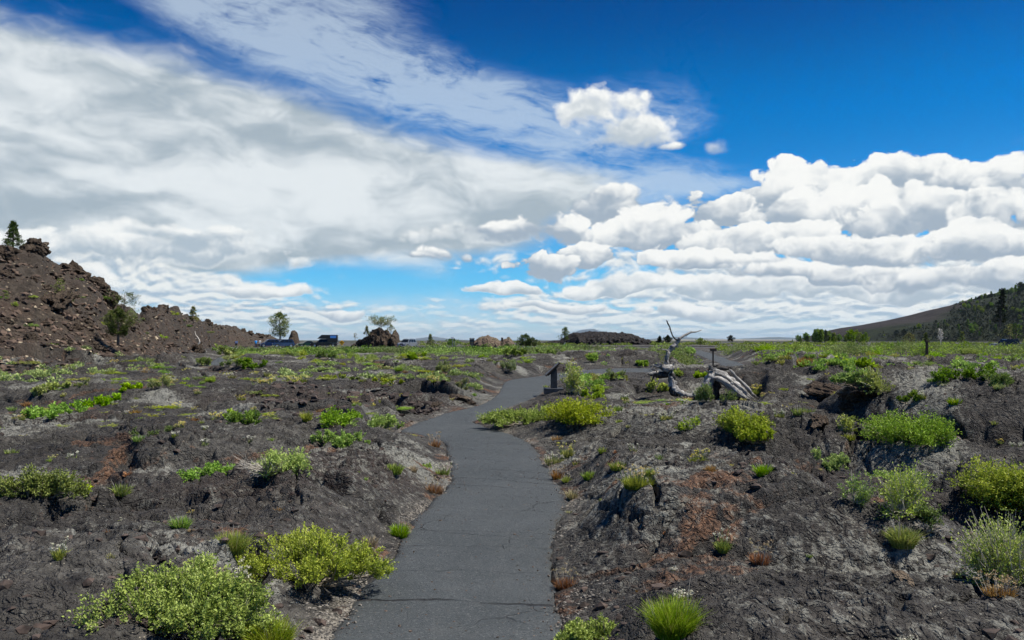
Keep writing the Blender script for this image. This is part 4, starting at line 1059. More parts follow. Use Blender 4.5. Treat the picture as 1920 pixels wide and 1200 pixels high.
('dark', 478, 690, 60, 22, 'dark grey-green shrub in front of the parked blue cars', 1.1),
('sage', 590, 676, 80, 20, 'broad sage shrub in front of the black camper truck', 1.1),
('dark', 960, 668, 60, 22, 'dark bushy shrub below the pair of dark pines', 1.1),
('lime', 925, 664, 60, 24, 'bright green shrub in front of the tan outcrop', 1.1),
('shrub', 1205, 690, 40, 16, 'olive shrub at the rim of the mid path left of the dead limb', 1.0),
('lime', 1000, 672, 40, 8, 'low grassy cushion before the dark ledge in the distance', 1),
]
for r_ in PL_:
    k_, px_, py_, w_, h_, lab_, mu_ = r_
    cat_ = {'grass': 'grass', 'grassy': 'grass', 'dry': 'dry weeds', 'straw': 'dry weeds', 'rusty': 'dry weeds', 'white': 'wildflower', 'yellow': 'wildflower', 'twigs': 'dead twigs'}.get(k_, 'shrub')
    nm_ = {'grass': 'grass_tuft', 'dry weeds': 'dry_weeds', 'wildflower': 'wildflower', 'dead twigs': 'dead_twigs', 'shrub': 'shrub'}[cat_]
    plant(k_, px_, py_, w_, h_, lab_, cat_, nm_, mult=mu_*(0.5 if QUICK else 1.0))
print('plants', time.time()-T0)
# ------------------------------------------------------------------ repeats: tufts strewn over the lava
rs = random.Random(11)
def proto_parts(kind, i):
    r = bpy.data.objects.new('proto', None)
    if kind == 'tuft_grass': f, _ = blades(900+i, 150, 1, 1, .62, .05, .6); P = [('blades', f, ML['grass'])]
    elif kind == 'tuft_yellow':
        f, _ = blades(910+i, 110, 1, 1, .5, .05, .6); s, tp = stalks(911+i, 14, 1, 1, .6, .014)
        P = [('blades', f, ML['grassy']), ('flowers', flower_mesh(912+i, tp, .09, 7, petal=.08), ML['yellow'])]
    elif kind == 'tuft_white':
        f, _ = blades(920+i, 90, 1, 1, .5, .05, .6); s, tp = stalks(921+i, 12, 1, 1, .7, .014)
        P = [('blades', f, ML['grassy']), ('flowers', flower_mesh(922+i, tp, .09, 7, petal=.08), ML['white'])]
    elif kind == 'tuft_dry': f, _ = blades(930+i, 120, 1, 1, .6, .05, .6); P = [('blades', f, ML['dry'])]
    elif kind == 'cushion':
        f, s = shrub_mesh(970+i, 1, 1.3, .5, 30, 8, 8, .055, upright=.3, lw=.6, tw=.4, stem_r=.008); P = [('foliage', f, ML[('mat', 'shrub', 'lime')[i % 3]]), ('branches', s, M_STEM)]
    elif kind in ('scrub_sage', 'scrub_green', 'scrub_pale', 'scrub_dark', 'scrub_lime', 'scrub_mat'):
        mt = {'scrub_sage': 'sage', 'scrub_green': 'shrub', 'scrub_pale': 'pale', 'scrub_dark': 'dark', 'scrub_lime': 'lime', 'scrub_mat': 'mat'}[kind]
        f, s = shrub_mesh(940+i, 1, .9, .5, 24, 9, 9, .062, upright=.8, lw=.55, tw=.34, stem_r=.010); P = [('foliage', f, ML[mt]), ('branches', s, M_STEM)]
    return P
PROTO = {}
def scatter_one(kind, var, x, y, z, w, h, name, label, cat, group, leafy_only=False):
    key = (kind, var)
    o = bpy.data.objects.new(name, None); COL.objects.link(o); o.location = (x, y, z-0.015); o.scale = (w, w, h); o.rotation_euler = (0, 0, rs.random()*6.28)
    if key not in PROTO: PROTO[key] = proto_parts(kind, var)
    for nm, m, mt in PROTO[key]:
        if leafy_only and nm in ('branches',): continue
        link(nm, m, mt, o)
    o['label'] = label; o['category'] = cat; o['group'] = group
    return o
_pp = np.array(PATH_POLY); _ppl = [tuple(p) for p in PATH_POLY]
def offpath(X, Y, m=0.25):
    D, i = polydist(np.asarray(X, float), np.asarray(Y, float), _ppl); D2, i2 = polydist(np.asarray(X, float), np.asarray(Y, float), FP_POLY)
    return (~i) & (D > m) & (~i2) & (D2 > m)
SC = []
def band(n, px0, px1, py0, py1, kinds, wpx, wmax, hr, ycurve=1.0):
    """candidates spread over a belt of real ground"""
    for k in range(n):
        px = px0+(px1-px0)*rs.random(); py = py0+(py1-py0)*rs.random()**ycurve
        x, y = flat(px, py); d = math.hypot(x, y)
        SC.append((kinds[rs.randrange(len(kinds))], x, y, d, min(wmax, (wpx[0]+(wpx[1]-wpx[0])*rs.random())*d/FPX), hr*(0.8+.5*rs.random())))
TG = ['tuft_grass', 'tuft_yellow', 'tuft_white', 'tuft_dry', 'tuft_grass', 'tuft_yellow']
band(40, 40, 800, 830, 1180, TG, (8, 18), .3, .8)
band(44, 1060, 1880, 830, 1180, TG, (8, 18), .3, .8)
band(150, 0, 900, 698, 820, TG, (10, 24), .55, .7)
band(150, 1080, 1910, 690, 820, TG, (10, 22), .55, .7)
band(95, 0, 900, 695, 830, ['cushion'], (18, 44), 1.0, .28)
band(95, 1080, 1920, 690, 830, ['cushion'], (18, 44), 1.0, .28)
n_tuft = len(SC)
SC1 = SC; SC = []
band(46, 380, 780, 664, 692, ['scrub_sage', 'scrub_green', 'scrub_pale', 'scrub_mat'], (16, 34), 2.2, .75)
band(40, 560, 1290, 660, 690, ['scrub_sage', 'scrub_green', 'scrub_lime', 'scrub_mat', 'scrub_pale'], (14, 30), 2.0, .8)
band(56, 1300, 1930, 664, 700, ['scrub_sage', 'scrub_green', 'scrub_dark', 'scrub_sage', 'scrub_lime'], (22, 44), 2.4, .85)
band(28, -10, 420, 700, 745, ['scrub_pale', 'scrub_sage', 'scrub_mat', 'scrub_lime'], (14, 30), 1.2, .6)
band(28, 560, 1290, 684, 716, ['scrub_green', 'scrub_lime', 'scrub_mat'], (12, 24), 1.2, .7)
band(32, 1400, 1930, 692, 745, ['scrub_green', 'scrub_dark', 'scrub_mat', 'scrub_pale'], (16, 34), 1.3, .8)
SC2 = SC
def kept(X, Y):
    px = 960+FPX*X/np.maximum(Y, 1); py = 638+FPX*CAM_H/np.maximum(Y, 1)
    return ~((px > 1180) & (px < 1425) & (py > 697) & (py < 775)) & ~((px > 1285) & (px < 1350) & (py > 654) & (py < 676)) & ~((px > 1300) & (px < 1425) & (py > 674) & (py < 712)) & ~((px > 375) & (px < 432) & (py > 660) & (py < 706))
def place(lst, lab):
    X = np.array([s[1] for s in lst]); Y = np.array([s[2] for s in lst]); Z = height(X, Y); ok = offpath(X, Y, 0.4) & kept(X, Y); hh, st, _ = hill_h(X, Y)
    for i, s in enumerate(lst):
        if not ok[i] or st[i] > 0.25: continue
        nm, lb, ct, gr = lab(s)
        scatter_one(s[0], i % 3, s[1], s[2], float(Z[i]), s[4], s[4]*s[5], nm, lb, ct, gr, s[3] > 40)
def lab_tuft(s):
    k = s[0]; near = s[3] < 16
    if k == 'cushion': return 'cushion_plant', 'low yellow-green cushion plant spread on the lava '+('left' if s[1] < 0 else 'right')+' of the path', 'cushion plant', 'cushion plants on the lava '+('left' if s[1] < 0 else 'right')+' of the path'
    d = {'tuft_grass': ('grass_tuft', 'grass', 'small green grass tuft'), 'tuft_yellow': ('wildflower', 'wildflower', 'small yellow-flowered tuft'), 'tuft_white': ('wildflower', 'wildflower', 'small cream-flowered tuft'), 'tuft_dry': ('dry_weeds', 'dry weeds', 'small orange-brown dry tuft')}[k]
    side = 'left of the path' if s[1] < 0 else 'right of the path'
    where = 'strewn over the near lava '+side if near else 'strewn over the middle-distance lava '+side
    return d[0], d[2]+' '+where, d[1], d[2]+'s '+where
def lab_scrub(s):
    c = {'scrub_sage': 'grey-green', 'scrub_green': 'yellow-green', 'scrub_pale': 'pale green', 'scrub_dark': 'dark green', 'scrub_lime': 'bright green', 'scrub_mat': 'yellowish mounded'}[s[0]]
    px = 960+FPX*s[1]/s[2]
    where = 'in front of the parked cars at left' if px < 780 else ('in front of the far road and black mound' if px < 1290 else 'below the forested hill at right')
    return 'shrub', c+' desert shrub in the belt '+where, 'shrub', c+' shrubs in the scrub belt '+where
place(SC1, lab_tuft); place(SC2, lab_scrub)
# the farther scrub reads as one cover
def scrub_cover(name, n, px0, px1, py0, py1, mat, seed, wmin, wmax, hr, far=None):
    rg = np.random.default_rng(seed)
    px = px0+(px1-px0)*rg.random(n); py = py0+(py1-py0)*rg.random(n)**0.8
    XY = np.array([flat(a, b) for a, b in zip(px, py)]); X, Y = XY[:, 0], XY[:, 1]
    ok = offpath(X, Y, 0.5) & kept(X, Y); hh, st, _ = hill_h(X, Y); ok &= (st < 0.3); ok &= ~((Y > 150) & (Y < 186) & (X > -82) & (X < 34))
    ok &= (perlin(X/9.0, Y/22.0, 900+seed)+0.35*perlin(X/3.0, Y/7.0, 901) > (-0.10 if wmax < 3 else -.25)); X, Y = X[ok], Y[ok]; Z = height(X, Y); Dd = np.hypot(X, Y); P = []; Dn = []; L = []; bl = []
    for x, y, z, d in zip(X, Y, Z, Dd):
        w = wmin+(wmax-wmin)*rg.random(); m = int(np.clip(60*(w*FPX/d/16)**1.3, 16, 110)); q = unit(rg.normal(size=(m, 3))); q[:, 2] = np.abs(q[:, 2])
        r = rg.random((m, 1))**0.4
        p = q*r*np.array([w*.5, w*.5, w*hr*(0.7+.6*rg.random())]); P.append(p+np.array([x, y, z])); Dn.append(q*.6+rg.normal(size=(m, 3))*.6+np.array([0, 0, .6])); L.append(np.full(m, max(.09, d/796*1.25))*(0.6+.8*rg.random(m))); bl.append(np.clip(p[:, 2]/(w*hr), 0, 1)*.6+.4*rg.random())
    P = np.vstack(P); L = np.concatenate(L)
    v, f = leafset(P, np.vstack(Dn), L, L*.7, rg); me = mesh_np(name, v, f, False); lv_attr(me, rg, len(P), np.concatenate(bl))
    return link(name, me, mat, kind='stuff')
k_ = 0.4 if QUICK else 1.0
scrub_cover('sagebrush_cover', int(480*k_), 380, 1300, 657, 674, ML['sage'], 1, 1.0, 2.2, .34)
scrub_cover('sagebrush_cover', int(560*k_), 1250, 2000, 652, 690, ML['sage'], 2, 1.2, 2.6, .38)
scrub_cover('dark_scrub_cover', int(420*k_), 1250, 2000, 652, 694, ML['dark'], 12, 1.0, 2.6, .40)
scrub_cover('shrub_cover', int(300*k_), 380, 1300, 657, 680, ML['shrub'], 3, .9, 2.0, .36)
scrub_cover('shrub_cover', int(260*k_), 1280, 2000, 652, 694, ML['shrub'], 4, 1.0, 2.4, .38)
scrub_cover('dark_scrub_cover', int(380*k_), 380, 1100, 656, 674, ML['dark'], 8, 1.0, 2.2, .36)
scrub_cover('grass_cover', int(300*k_), -60, 1000, 676, 740, ML['grassy'], 5, .2, .5, .3)
scrub_cover('small_scrub_cover', int(420*k_), -60, 1000, 676, 745, ML['pale'], 9, .2, .6, .4)
scrub_cover('grass_cover', int(260*k_), 1060, 2000, 672, 740, ML['grassy'], 6, .2, .5, .3)
scrub_cover('small_scrub_cover', int(460*k_), 1060, 2000, 672, 745, ML['shrub'], 10, .25, .6, .4)
scrub_cover('far_scrub', int(420*k_), 760, 2000, 642.5, 649, ML['dark'], 7, 2.0, 4.5, .16)
print('scrub', time.time()-T0)
# ------------------------------------------------------------------ rocks and far masses
def ico(sub=3):
    bm = bmesh.new(); bmesh.ops.create_icosphere(bm, subdivisions=sub, radius=1.0)
    v = np.array([p.co[:] for p in bm.verts]); f = np.array([[q.index for q in p.verts] for p in bm.faces]); bm.free(); return v, f
import bmesh
_IV, _IF = ico(4); _IV2, _IF2 = ico(3)
def n3(v, s, seed):     # cheap 3-D noise from three planes
    return (perlin(v[:, 0]*s+seed, v[:, 1]*s, seed)+perlin(v[:, 1]*s+seed, v[:, 2]*s, seed+1)+perlin(v[:, 2]*s+seed, v[:, 0]*s, seed+2))/1.7
def rock_mesh(seed, sx, sy, sz, rough=0.35, hi=True):
    v, f = (_IV, _IF) if hi else (_IV2, _IF2); v = v.copy(); rg = np.random.default_rng(seed)
    for k in range(9):          # faceting planes
        n = unit(rg.normal(size=3)); dcut = 0.62+0.3*rg.random(); s = v@n; v = np.where((s > dcut)[:, None], v-(s-dcut)[:, None]*n*0.9, v)
    r = 1+rough*n3(v, 1.7, seed*3+1)+rough*0.55*n3(v, 4.3, seed*3+5)+rough*0.3*n3(v, 10.0, seed*3+9)
    v = v*r[:, None]*np.array([sx, sy, sz]); return mesh_np('rock', v, f, False)
def rock_mat(name, a, b_, c, sc=1.0, moss=None):
    m, t, b = new_mat(name); p = pos(t)
    n1 = noise(t, p, 0.5*sc, 4, 0.6); n2 = noise(t, p, 2.6*sc, 6, 0.7)
    col = mixc(t, n2.ss(0.32, 0.68), a, b_); col = mixc(t, n1.ss(0.45, 0.7)*0.6, col, c)
    vx = sep(t, voro(t, p, 1.8*sc, 'F1', out='Color'))[0]; vd = voro(t, p, 1.8*sc, 'F1')
    col = mixc(t, vd.ss(0.3, 0.15)*vx.ss(0.75, 0.85)*0.6, col, (0.26, 0.21, 0.15))
    if moss: col = mixc(t, n1.ss(.5, .6)*n2.ss(.4, .6)*.6, col, moss)
    plug(t, col, b.inputs['Base Color']); b.inputs['Roughness'].default_value = 0.9; b.inputs['Specular IOR Level'].default_value = 0.15
    bump(t, n2, 1.0, 0.35/sc, b); return m
MR_BROWN = rock_mat('brown_scoria', (0.027, 0.021, 0.016), (0.105, 0.080, 0.059), (0.088, 0.060, 0.043))
MR_TAN = rock_mat('tan_scoria', (0.060, 0.043, 0.032), (0.20, 0.150, 0.110), (0.17, 0.13, 0.10), moss=(0.10, 0.11, 0.05))
MR_BLACK = rock_mat('black_aa', (0.008, 0.008, 0.009), (0.034, 0.031, 0.031), (0.032, 0.026, 0.024))
MR_LAVA = rock_mat('dark_lava_rock', (0.018, 0.017, 0.016), (0.078, 0.073, 0.067), (0.055, 0.051, 0.048), 4.0)
def mass(name, sky, dist, depth, mat, label, cat, seed, rough=0.5, base=0.0, kind=None, jag=1.0, bsc=1.0):
    """a solid mound whose crest follows a skyline; it has a front, a back and a thickness"""
    xs = [p[0] for p in sky]; ys = [p[1] for p in sky]; nu, nv = 180, 70
    u = np.linspace(xs[0], xs[-1], nu); zt = np.interp(u, xs, [(638-q)/FPX*dist+CAM_H for q in ys])
    X = (u-960)/FPX*dist; th = np.linspace(0, math.pi, nv)
    w = np.clip((zt-base)/max(zt.max()-base, .1), 0.05, 1)
    XX = np.repeat(X[:, None], nv, 1); YY = dist-depth*0.5*np.cos(th)[None]*(0.35+0.65*w[:, None]); ZZ = base-0.4+(zt[:, None]-base+0.4)*np.sin(th)[None]**0.75
    a = rough*jag
    n = fbm(XX/2.2, (YY+ZZ*1.3)/2.2, seed, 5, 0.62); w1, w2, ci = worley(XX/1.5*bsc+0.3*n, (YY*0.7+ZZ*1.2)/1.5*bsc, seed+3); w3, _, cj = worley(XX/.6*bsc, (YY+ZZ*1.5)/.6*bsc, seed+4)
    k = np.sin(th)[None]**0.3
    off = a*(0.35*n+0.8*(0.5-w1)*(0.3+ci)+0.35*(0.5-w3)*(.4+cj))
    YY = YY-np.cos(th)[None]*off*1.2; ZZ = ZZ+off*0.8*k; XX = XX+off*0.4*perlin(ZZ, YY, seed+8)
    me = mesh_grid(name, XX, YY, ZZ); 
    for p in me.polygons: pass
    return link(name, me, mat, label=label, cat=cat, kind=kind)
mass('rock_outcrop', [(658, 655), (662, 648), (675, 640), (690, 632), (697, 622), (703, 619), (715, 617), (722, 619), (730, 624), (735, 633), (737, 626), (741, 622), (745, 626), (748, 638), (750, 655)], 200, 10, MR_BROWN, 'brown rock outcrop with a tree on top, left of the silver car', 'rock', 301, 1.25, jag=1.15, bsc=.8)
mass('rock_outcrop', [(868, 657), (876, 648), (888, 640), (900, 633), (915, 630), (930, 634), (938, 640), (946, 636), (955, 633), (960, 638), (968, 650), (972, 657)], 195, 10, MR_TAN, 'low tan rock outcrop between the framed board and the pine cluster', 'rock', 311, 0.55)
mass('rock_spire', [(536, 650), (541, 640), (544, 630), (548, 621), (552, 619), (556, 623), (559, 634), (561, 650)], 205, 5, MR_BROWN, 'dark rock spire right of the tall tree behind the cars', 'rock', 321, 0.5)
mass('lava_mound', [(1005, 648), (1020, 644), (1035, 641), (1050, 640), (1062, 632), (1075, 625), (1090, 626), (1110, 623), (1140, 624), (1165, 626), (1180, 627), (1195, 634), (1210, 638), (1225, 648)], 330, 60, MR_BLACK, 'long black lava mound on the horizon left of the dead tree', 'rock', 331, 1.35, jag=1.15, bsc=.8)
# crags sitting on the crest of the left hill
rr_ = random.Random(4)
RP = [rock_mesh(400+i, 1, .9, .8, .42, i < 5) for i in range(8)]
def rock_at(px, d, size, i, label, group=None, sink=.3, sz=(1, 1, 1), mat=None, name='boulder'):
    x = (px-960)/FPX*d; y = d/math.hypot(1, (px-960)/FPX); x = y*(px-960)/FPX
    z = float(height([x], [y])[0]); o = link(name, RP[i % 8], mat or MR_BROWN, label=label, cat='rock', group=group)
    o.location = (x, y, z+size*sz[2]*(1-sink)-size*.5); o.scale = (size*sz[0], size*sz[1], size*sz[2]); o.rotation_euler = (rr_.random()*.5, rr_.random()*.5, rr_.random()*6.28); return o
rock_at(186, 71, 1.35, 0, 'square topped crag standing out of the left hill skyline above the grey tree', sz=(1, 1, 1.15))
rock_at(74, 66, .62, 1, 'knobbly crag just right of the tree on the hill top')
rock_at(60, 66, .8, 2, 'low crag between the hill top tree and the knobbly crag')
rock_at(143, 67, .8, 3, 'round dark boulder perched on the upper left hill skyline')
rock_at(371, 99, .9, 4, 'small crag beside the pale sapling on the low part of the left ridge')
rock_at(110, 58, .95, 1, 'dark overhanging crag with a hollow below it on the upper left hill', sz=(1.5, 1, .8))
rock_at(20, 65, .7, 3, 'flat crag under the tree on the hill top', sz=(1.5, 1, .7))
for i in range(70):
    px = -60+rr_.random()*580; D = float(np.interp(px, HILLX, HILLD))
    rock_at(px, D*(0.97+0.05*rr_.random()), (0.20+0.40*rr_.random()**2)*(1 if px < 400 else 1.5), rr_.randrange(8), 'dark boulder on the jagged crest of the left hill', 'boulders on the crest of the left hill')
for i in range(90):
    px = -80+rr_.random()*520; D = float(np.interp(px, HILLX, HILLD)); B = float(np.interp(px, HILLX, HILLB)); q = .15+.8*rr_.random()
    rock_at(px, B+(D-B)*q, (0.12+0.30*rr_.random()**3), rr_.randrange(8), 'boulder lying on the brown slope of the left hill', 'boulders on the slope of the left hill', sink=.45)
def strew(name, n, fn, mat, seed, smin, smax, kind='stuff', onpath=False):
    rg = np.random.default_rng(seed); v0, f0 = ico(1); vs = []; fs = []; X, Y = fn(rg, n); Z = height(X, Y); o = 0
    if onpath: Z = np.where(~offpath(X, Y, 0.0), np.maximum(Z, pathz(X, Y)+0.010), Z)
    for x, y, z in zip(X, Y, Z):
        s = smin+(smax-smin)*rg.random()**2.5; v = v0*(1+.35*rg.normal(size=(len(v0), 1)))*s*np.array([1, .9, .6])*(.7+.6*rg.random(3))
        vs.append(v+np.array([x, y, z+s*.12])); fs.append(f0+o); o += len(v0)
    return link(name, mesh_np(name, np.vstack(vs), np.vstack(fs), False), mat, kind=kind)
def f_hill(rg, n):
    px = rg.uniform(-60, 520, n); D = np.interp(px, HILLX, HILLD); B = np.interp(px, HILLX, HILLB); d = B+(D-B)*rg.uniform(-.05, 1.0, n)
    a = np.arctan((px-960)/FPX); return d*np.sin(a), d*np.cos(a)
strew('loose_stones', 2600, f_hill, plain('scoria_stones', (0.085, 0.058, 0.042), .9, var=.7, scale=.8), 501, .05, .26)
strew('pale_stones', 500, f_hill, plain('pale_scoria_stones', (0.32, 0.26, 0.18), .9, var=.4, scale=1.0), 502, .05, .17)
def f_pit(rg, n):
    c = rg.random(n); px = np.where(c < .6, rg.normal(735, 75, n), rg.normal(560, 40, n)); py = np.where(c < .6, rg.normal(770, 12, n), rg.normal(775, 14, n))
    P = np.array([flat(a, b) for a, b in zip(px, py)]); P = P[offpath(P[:, 0], P[:, 1], .3)]; return P[:, 0], P[:, 1]
strew('pit_rubble', 700, f_pit, plain('pit_rubble', (0.052, 0.038, 0.032), .9, var=.8, scale=2.5), 503, .03, .14)
def f_near(rg, n):
    d = np.exp(rg.uniform(math.log(4.3), math.log(24), n)); a = rg.uniform(-.62, .62, n); x = d*np.sin(a); y = d*np.cos(a)
    k = perlin(x/1.4, y/1.4, 504)+.25*rg.normal(size=n); k = (k > .12) & offpath(x, y, .04); return x[k], y[k]
strew('lava_chips', 5200, f_near, plain('lava_chips', (0.055, 0.040, 0.033), .9, var=.8, scale=9), 505, .006, .045)
def f_edge(rg, n):
    i = rg.integers(0, 75, n); s = rg.random(n) < .5; P = np.where(s[:, None], PLs[i], PRs[i]); P = P+(P-(PLs[i]+PRs[i])/2)*0; C = (PLs[i]+PRs[i])/2; u_ = unit(P-C); t_ = rg.uniform(.02, .30, n)**1.3
    P = P+u_*t_[:, None]*1.2+rg.normal(size=(n, 2))*.05; x, y = P[:, 0], P[:, 1]; k = (perlin(x*1.3, y*1.3, 88)+.15*rg.normal(size=n) > -.15); return x[k], y[k]
strew('edge_gravel', 5200, f_edge, plain('edge_gravel', (0.17, 0.155, 0.135), .9, var=.8, scale=30), 506, .004, .014, onpath=True)
def f_onpath(rg, n):
    i = rg.integers(0, 80, n); u_ = rg.beta(.55, .55, n)[:, None]; P = PLs[i]*(1-u_)+PRs[i]*u_; P = P+(PLs[i+1]-PLs[i])*rg.random((n, 1)); return P[:, 0], P[:, 1]
strew('path_cinders', 1100, f_onpath, plain('path_cinders', (0.10, 0.075, 0.06), .9, var=.8, scale=20), 507, .003, .011, onpath=True)
# single blocks lying about the lava
for px, py, s, sz, lab in [(1618, 752, .42, (1.6, 1, .8), 'tilted pitted lava block on the right with shrubs behind it'), (1600, 775, .30, (1, 1, .8), 'smaller lava block leaning below the tilted pitted one'), (865, 752, .35, (1.8, 1, .6), 'dark slab overhanging the collapsed pit beside the path'),
                           (1225, 705, .3, (1.3, 1, .7), 'lava block below the upright dead limb'), (1540, 800, .28, (1.2, 1, .8), 'dark lava block at the mouth of the hole on the right'), (1695, 1088, .07, (1.5, 1, .7), 'black stone lying on red cinders by the round bright tuft'),
                           (660, 756, .22, (1.3, 1, .7), 'reddish block on the rear rim of the collapsed pit'), (810, 768, .28, (1.6, 1, .5), 'flat rust-stained slab at the pit bottom near the path'), (1560, 740, .5, (1.8, 1, .6), 'grey lava hump left of the tilted pitted block')]:
    x, y, z = hit(px, py); o = link('lava_block', RP[int(px) % 8], MR_LAVA, label=lab, cat='rock'); o.location = (x, y+s*.5, z+s*sz[2]*.25); o.scale = (s*.62*sz[0], s*.62*sz[1], s*.55*sz[2]); o.rotation_euler = (.2, .25, px*.37); o.location.z -= s*.08
# ------------------------------------------------------------------ the forested cinder cone at right and blue ranges
def cone():
    cx, cy, Rb, Hh = 1560.0, 1330.0, 1000.0, 262.0
    rr0 = np.linspace(0, 1, 150); aa = np.linspace(0, 2*math.pi, 420, endpoint=False); r_, a_ = np.meshgrid(rr0, aa, indexing='ij')
    hz = Hh*np.clip(1-r_, 0, 1)*1.0; hz = np.where(r_ > .86, Hh*((1-r_)+.0*(r_)), hz); hz = hz*(1-.0)+6*fbm(r_*5+np.cos(a_)*1.3, np.sin(a_)*3+r_*2, 601, 4)*np.clip((1-r_)*8, 0, 1)-1.5+Hh*.02*np.exp(-((r_-.95)/.05)**2)
    crater = np.clip((.16-r_)/.16, 0, 1); hz -= crater*60
    X = cx+Rb*r_*np.cos(a_)*(1+.03*np.sin(3*a_)); Y = cy+Rb*r_*np.sin(a_); return X, Y, hz
CX, CY, CZ = cone()
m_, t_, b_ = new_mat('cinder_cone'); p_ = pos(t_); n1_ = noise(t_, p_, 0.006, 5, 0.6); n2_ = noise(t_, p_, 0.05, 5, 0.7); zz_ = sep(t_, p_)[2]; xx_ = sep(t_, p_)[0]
c_ = mixc(t_, n2_.ss(.3, .7), (0.022, 0.0195, 0.0185), (0.040, 0.035, 0.033))  # dark cinder, with the cloud's shade over the cone put into its colour
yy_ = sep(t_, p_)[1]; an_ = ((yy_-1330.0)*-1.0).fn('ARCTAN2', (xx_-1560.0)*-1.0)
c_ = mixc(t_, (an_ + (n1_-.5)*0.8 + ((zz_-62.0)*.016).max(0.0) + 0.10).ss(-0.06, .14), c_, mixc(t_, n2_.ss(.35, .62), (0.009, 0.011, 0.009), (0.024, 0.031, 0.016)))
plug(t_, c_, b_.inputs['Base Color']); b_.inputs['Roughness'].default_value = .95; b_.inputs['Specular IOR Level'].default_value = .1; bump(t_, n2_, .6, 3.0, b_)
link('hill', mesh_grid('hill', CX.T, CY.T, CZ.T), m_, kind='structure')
from mathutils.bvhtree import BVHTree
def cone_z(x, y):
    dx = (x-1560.0)/1000.0; dy = (y-1330.0)/1000.0; r = math.hypot(dx, dy); return max(0.0, 262.0*(1-r))-1.5
def range_(name, pts, dist, depth, col, kind='structure'):
    xs = [p[0] for p in pts]; u = np.linspace(xs[0], xs[-1], 260); zt = np.interp(u, xs, [(638-p[1])/FPX*dist+CAM_H for p in pts]); zt = zt+perlin(u/9.0, u*0, 611)*dist*0.00022+perlin(u/3.0, u*0, 612)*dist*0.00008
    th = np.linspace(0, math.pi, 22); X = ((u-960)/FPX*dist)[:, None]+0*th[None]; Y = dist-depth*np.cos(th)[None]+0*u[:, None]; Z = np.maximum(zt[:, None], 1.0)*np.sin(th)[None]**1.3-2+dist*0.0003*fbm(X/dist*60, Y/dist*60, 613, 3)*np.sin(th)[None]
    return link(name, mesh_grid(name, X, Y, Z), plain(name, col, .95, var=.25, scale=.0004), kind=kind)
range_('hills', [(1040, 640), (1062, 633), (1075, 624), (1088, 619), (1100, 617), (1112, 617), (1122, 621), (1140, 630), (1170, 637), (1200, 640)], 30000, 3000, (.06, .08, .09))  # bluish base colour carries part of the distance haze
range_('hills', [(1195, 640), (1230, 635), (1262, 631.5), (1290, 633), (1330, 635), (1370, 636), (1420, 634), (1450, 632), (1490, 634), (1530, 637), (1570, 639)], 26000, 2500, (.07, .085, .08))
range_('hills', [(760, 640), (790, 634), (812, 631), (840, 635), (880, 638)], 30000, 2500, (.07, .085, .09))
range_('plain', [(1180, 639.3), (1260, 637), (1380, 636.7), (1480, 637.2), (1560, 639.3)], 14000, 1500, (.30, .27, .20))
# ------------------------------------------------------------------ trees
def tree_mesh(seed, h, cr, kind='round', lsz=.22, nbr=26, per=34, trunk_r=None):
    """returns trunk+limbs mesh and needle mesh; origin at the foot"""
    rg = np.random.default_rng(seed); tr = trunk_r or h*.03; parts = []
    lean = rg.normal(size=2)*h*.03
    T_ = [np.array([0, 0, -.2]), np.array([lean[0]*.4, lean[1]*.4, h*.35]), np.array([lean[0], lean[1], h*.7]), np.array([lean[0]*1.2, lean[1]*1.2, h*.97])]
    parts.append(tube(T_, [tr*1.25, tr, tr*.6, tr*.15], 7, 3)); P = []; D = []; bl = []
    for i in range(nbr):
        t = (i+.5)/nbr
        if kind == 'round': zf = .20+.78*t; rad = cr*(math.sin(min(1, (t*.92+.10))*math.pi)**.6)*(.62+.55*rg.random())
        elif kind == 'cone': zf = .10+.88*t; rad = cr*(1.02-t)**.85*(.6+.6*rg.random())
        elif kind == 'flat': zf = .45+.5*t; rad = cr*(.45+.75*rg.random())
        else: zf = .25+.72*t; rad = cr*(1.1-t*.75)*(.35+.9*rg.random())
        a = i*2.39996+rg.random()*.8; q = np.interp(zf, [0, .35, .7, 1], [0, .4, 1, 1.2]); b0 = np.array([lean[0]*q, lean[1]*q, zf*h-rad*.25*(kind != 'cone')]); e = np.array([b0[0]+math.cos(a)*rad, b0[1]+math.sin(a)*rad, zf*h+rad*(.10 if kind == 'cone' else .18)])
        parts.append(tube([b0, (b0+e)/2+np.array([0, 0, -.06*rad]), e], [tr*.32, tr*.2, tr*.07], 4, 2, close=False))
        nc = 3 if kind != 'sparse' else 2
        for c in range(nc):
            s = .42+.58*(c+1)/nc; cpos = b0+(e-b0)*s; cs = max(rad*.33, cr*.16)*(.7+.5*rg.random())
            m = int(per*(.6+.7*rg.random())/ (1 if kind != 'sparse' else 1.5)); dv = unit(rg.normal(size=(m, 3))); rr = rg.random((m, 1))**.5
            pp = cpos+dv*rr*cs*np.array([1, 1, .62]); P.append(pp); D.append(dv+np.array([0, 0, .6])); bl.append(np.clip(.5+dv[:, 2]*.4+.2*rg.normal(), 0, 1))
    tp = T_[-1]; m = per; dv = unit(rg.normal(size=(m, 3))); P.append(tp+dv*cr*.16*np.array([1, 1, 1.4])); D.append(dv+np.array([0, 0, 1])); bl.append(np.full(m, .7))
    P = np.vstack(P); D = np.vstack(D); L = lsz*(.6+.8*rg.random(len(P))); v, f = leafset(P, D, L, L*.5, rg); me = mesh_np('crown', v, f, False); lv_attr(me, rg, len(P), np.concatenate(bl))
    return mesh_np('trunk', *joinm(parts)), me
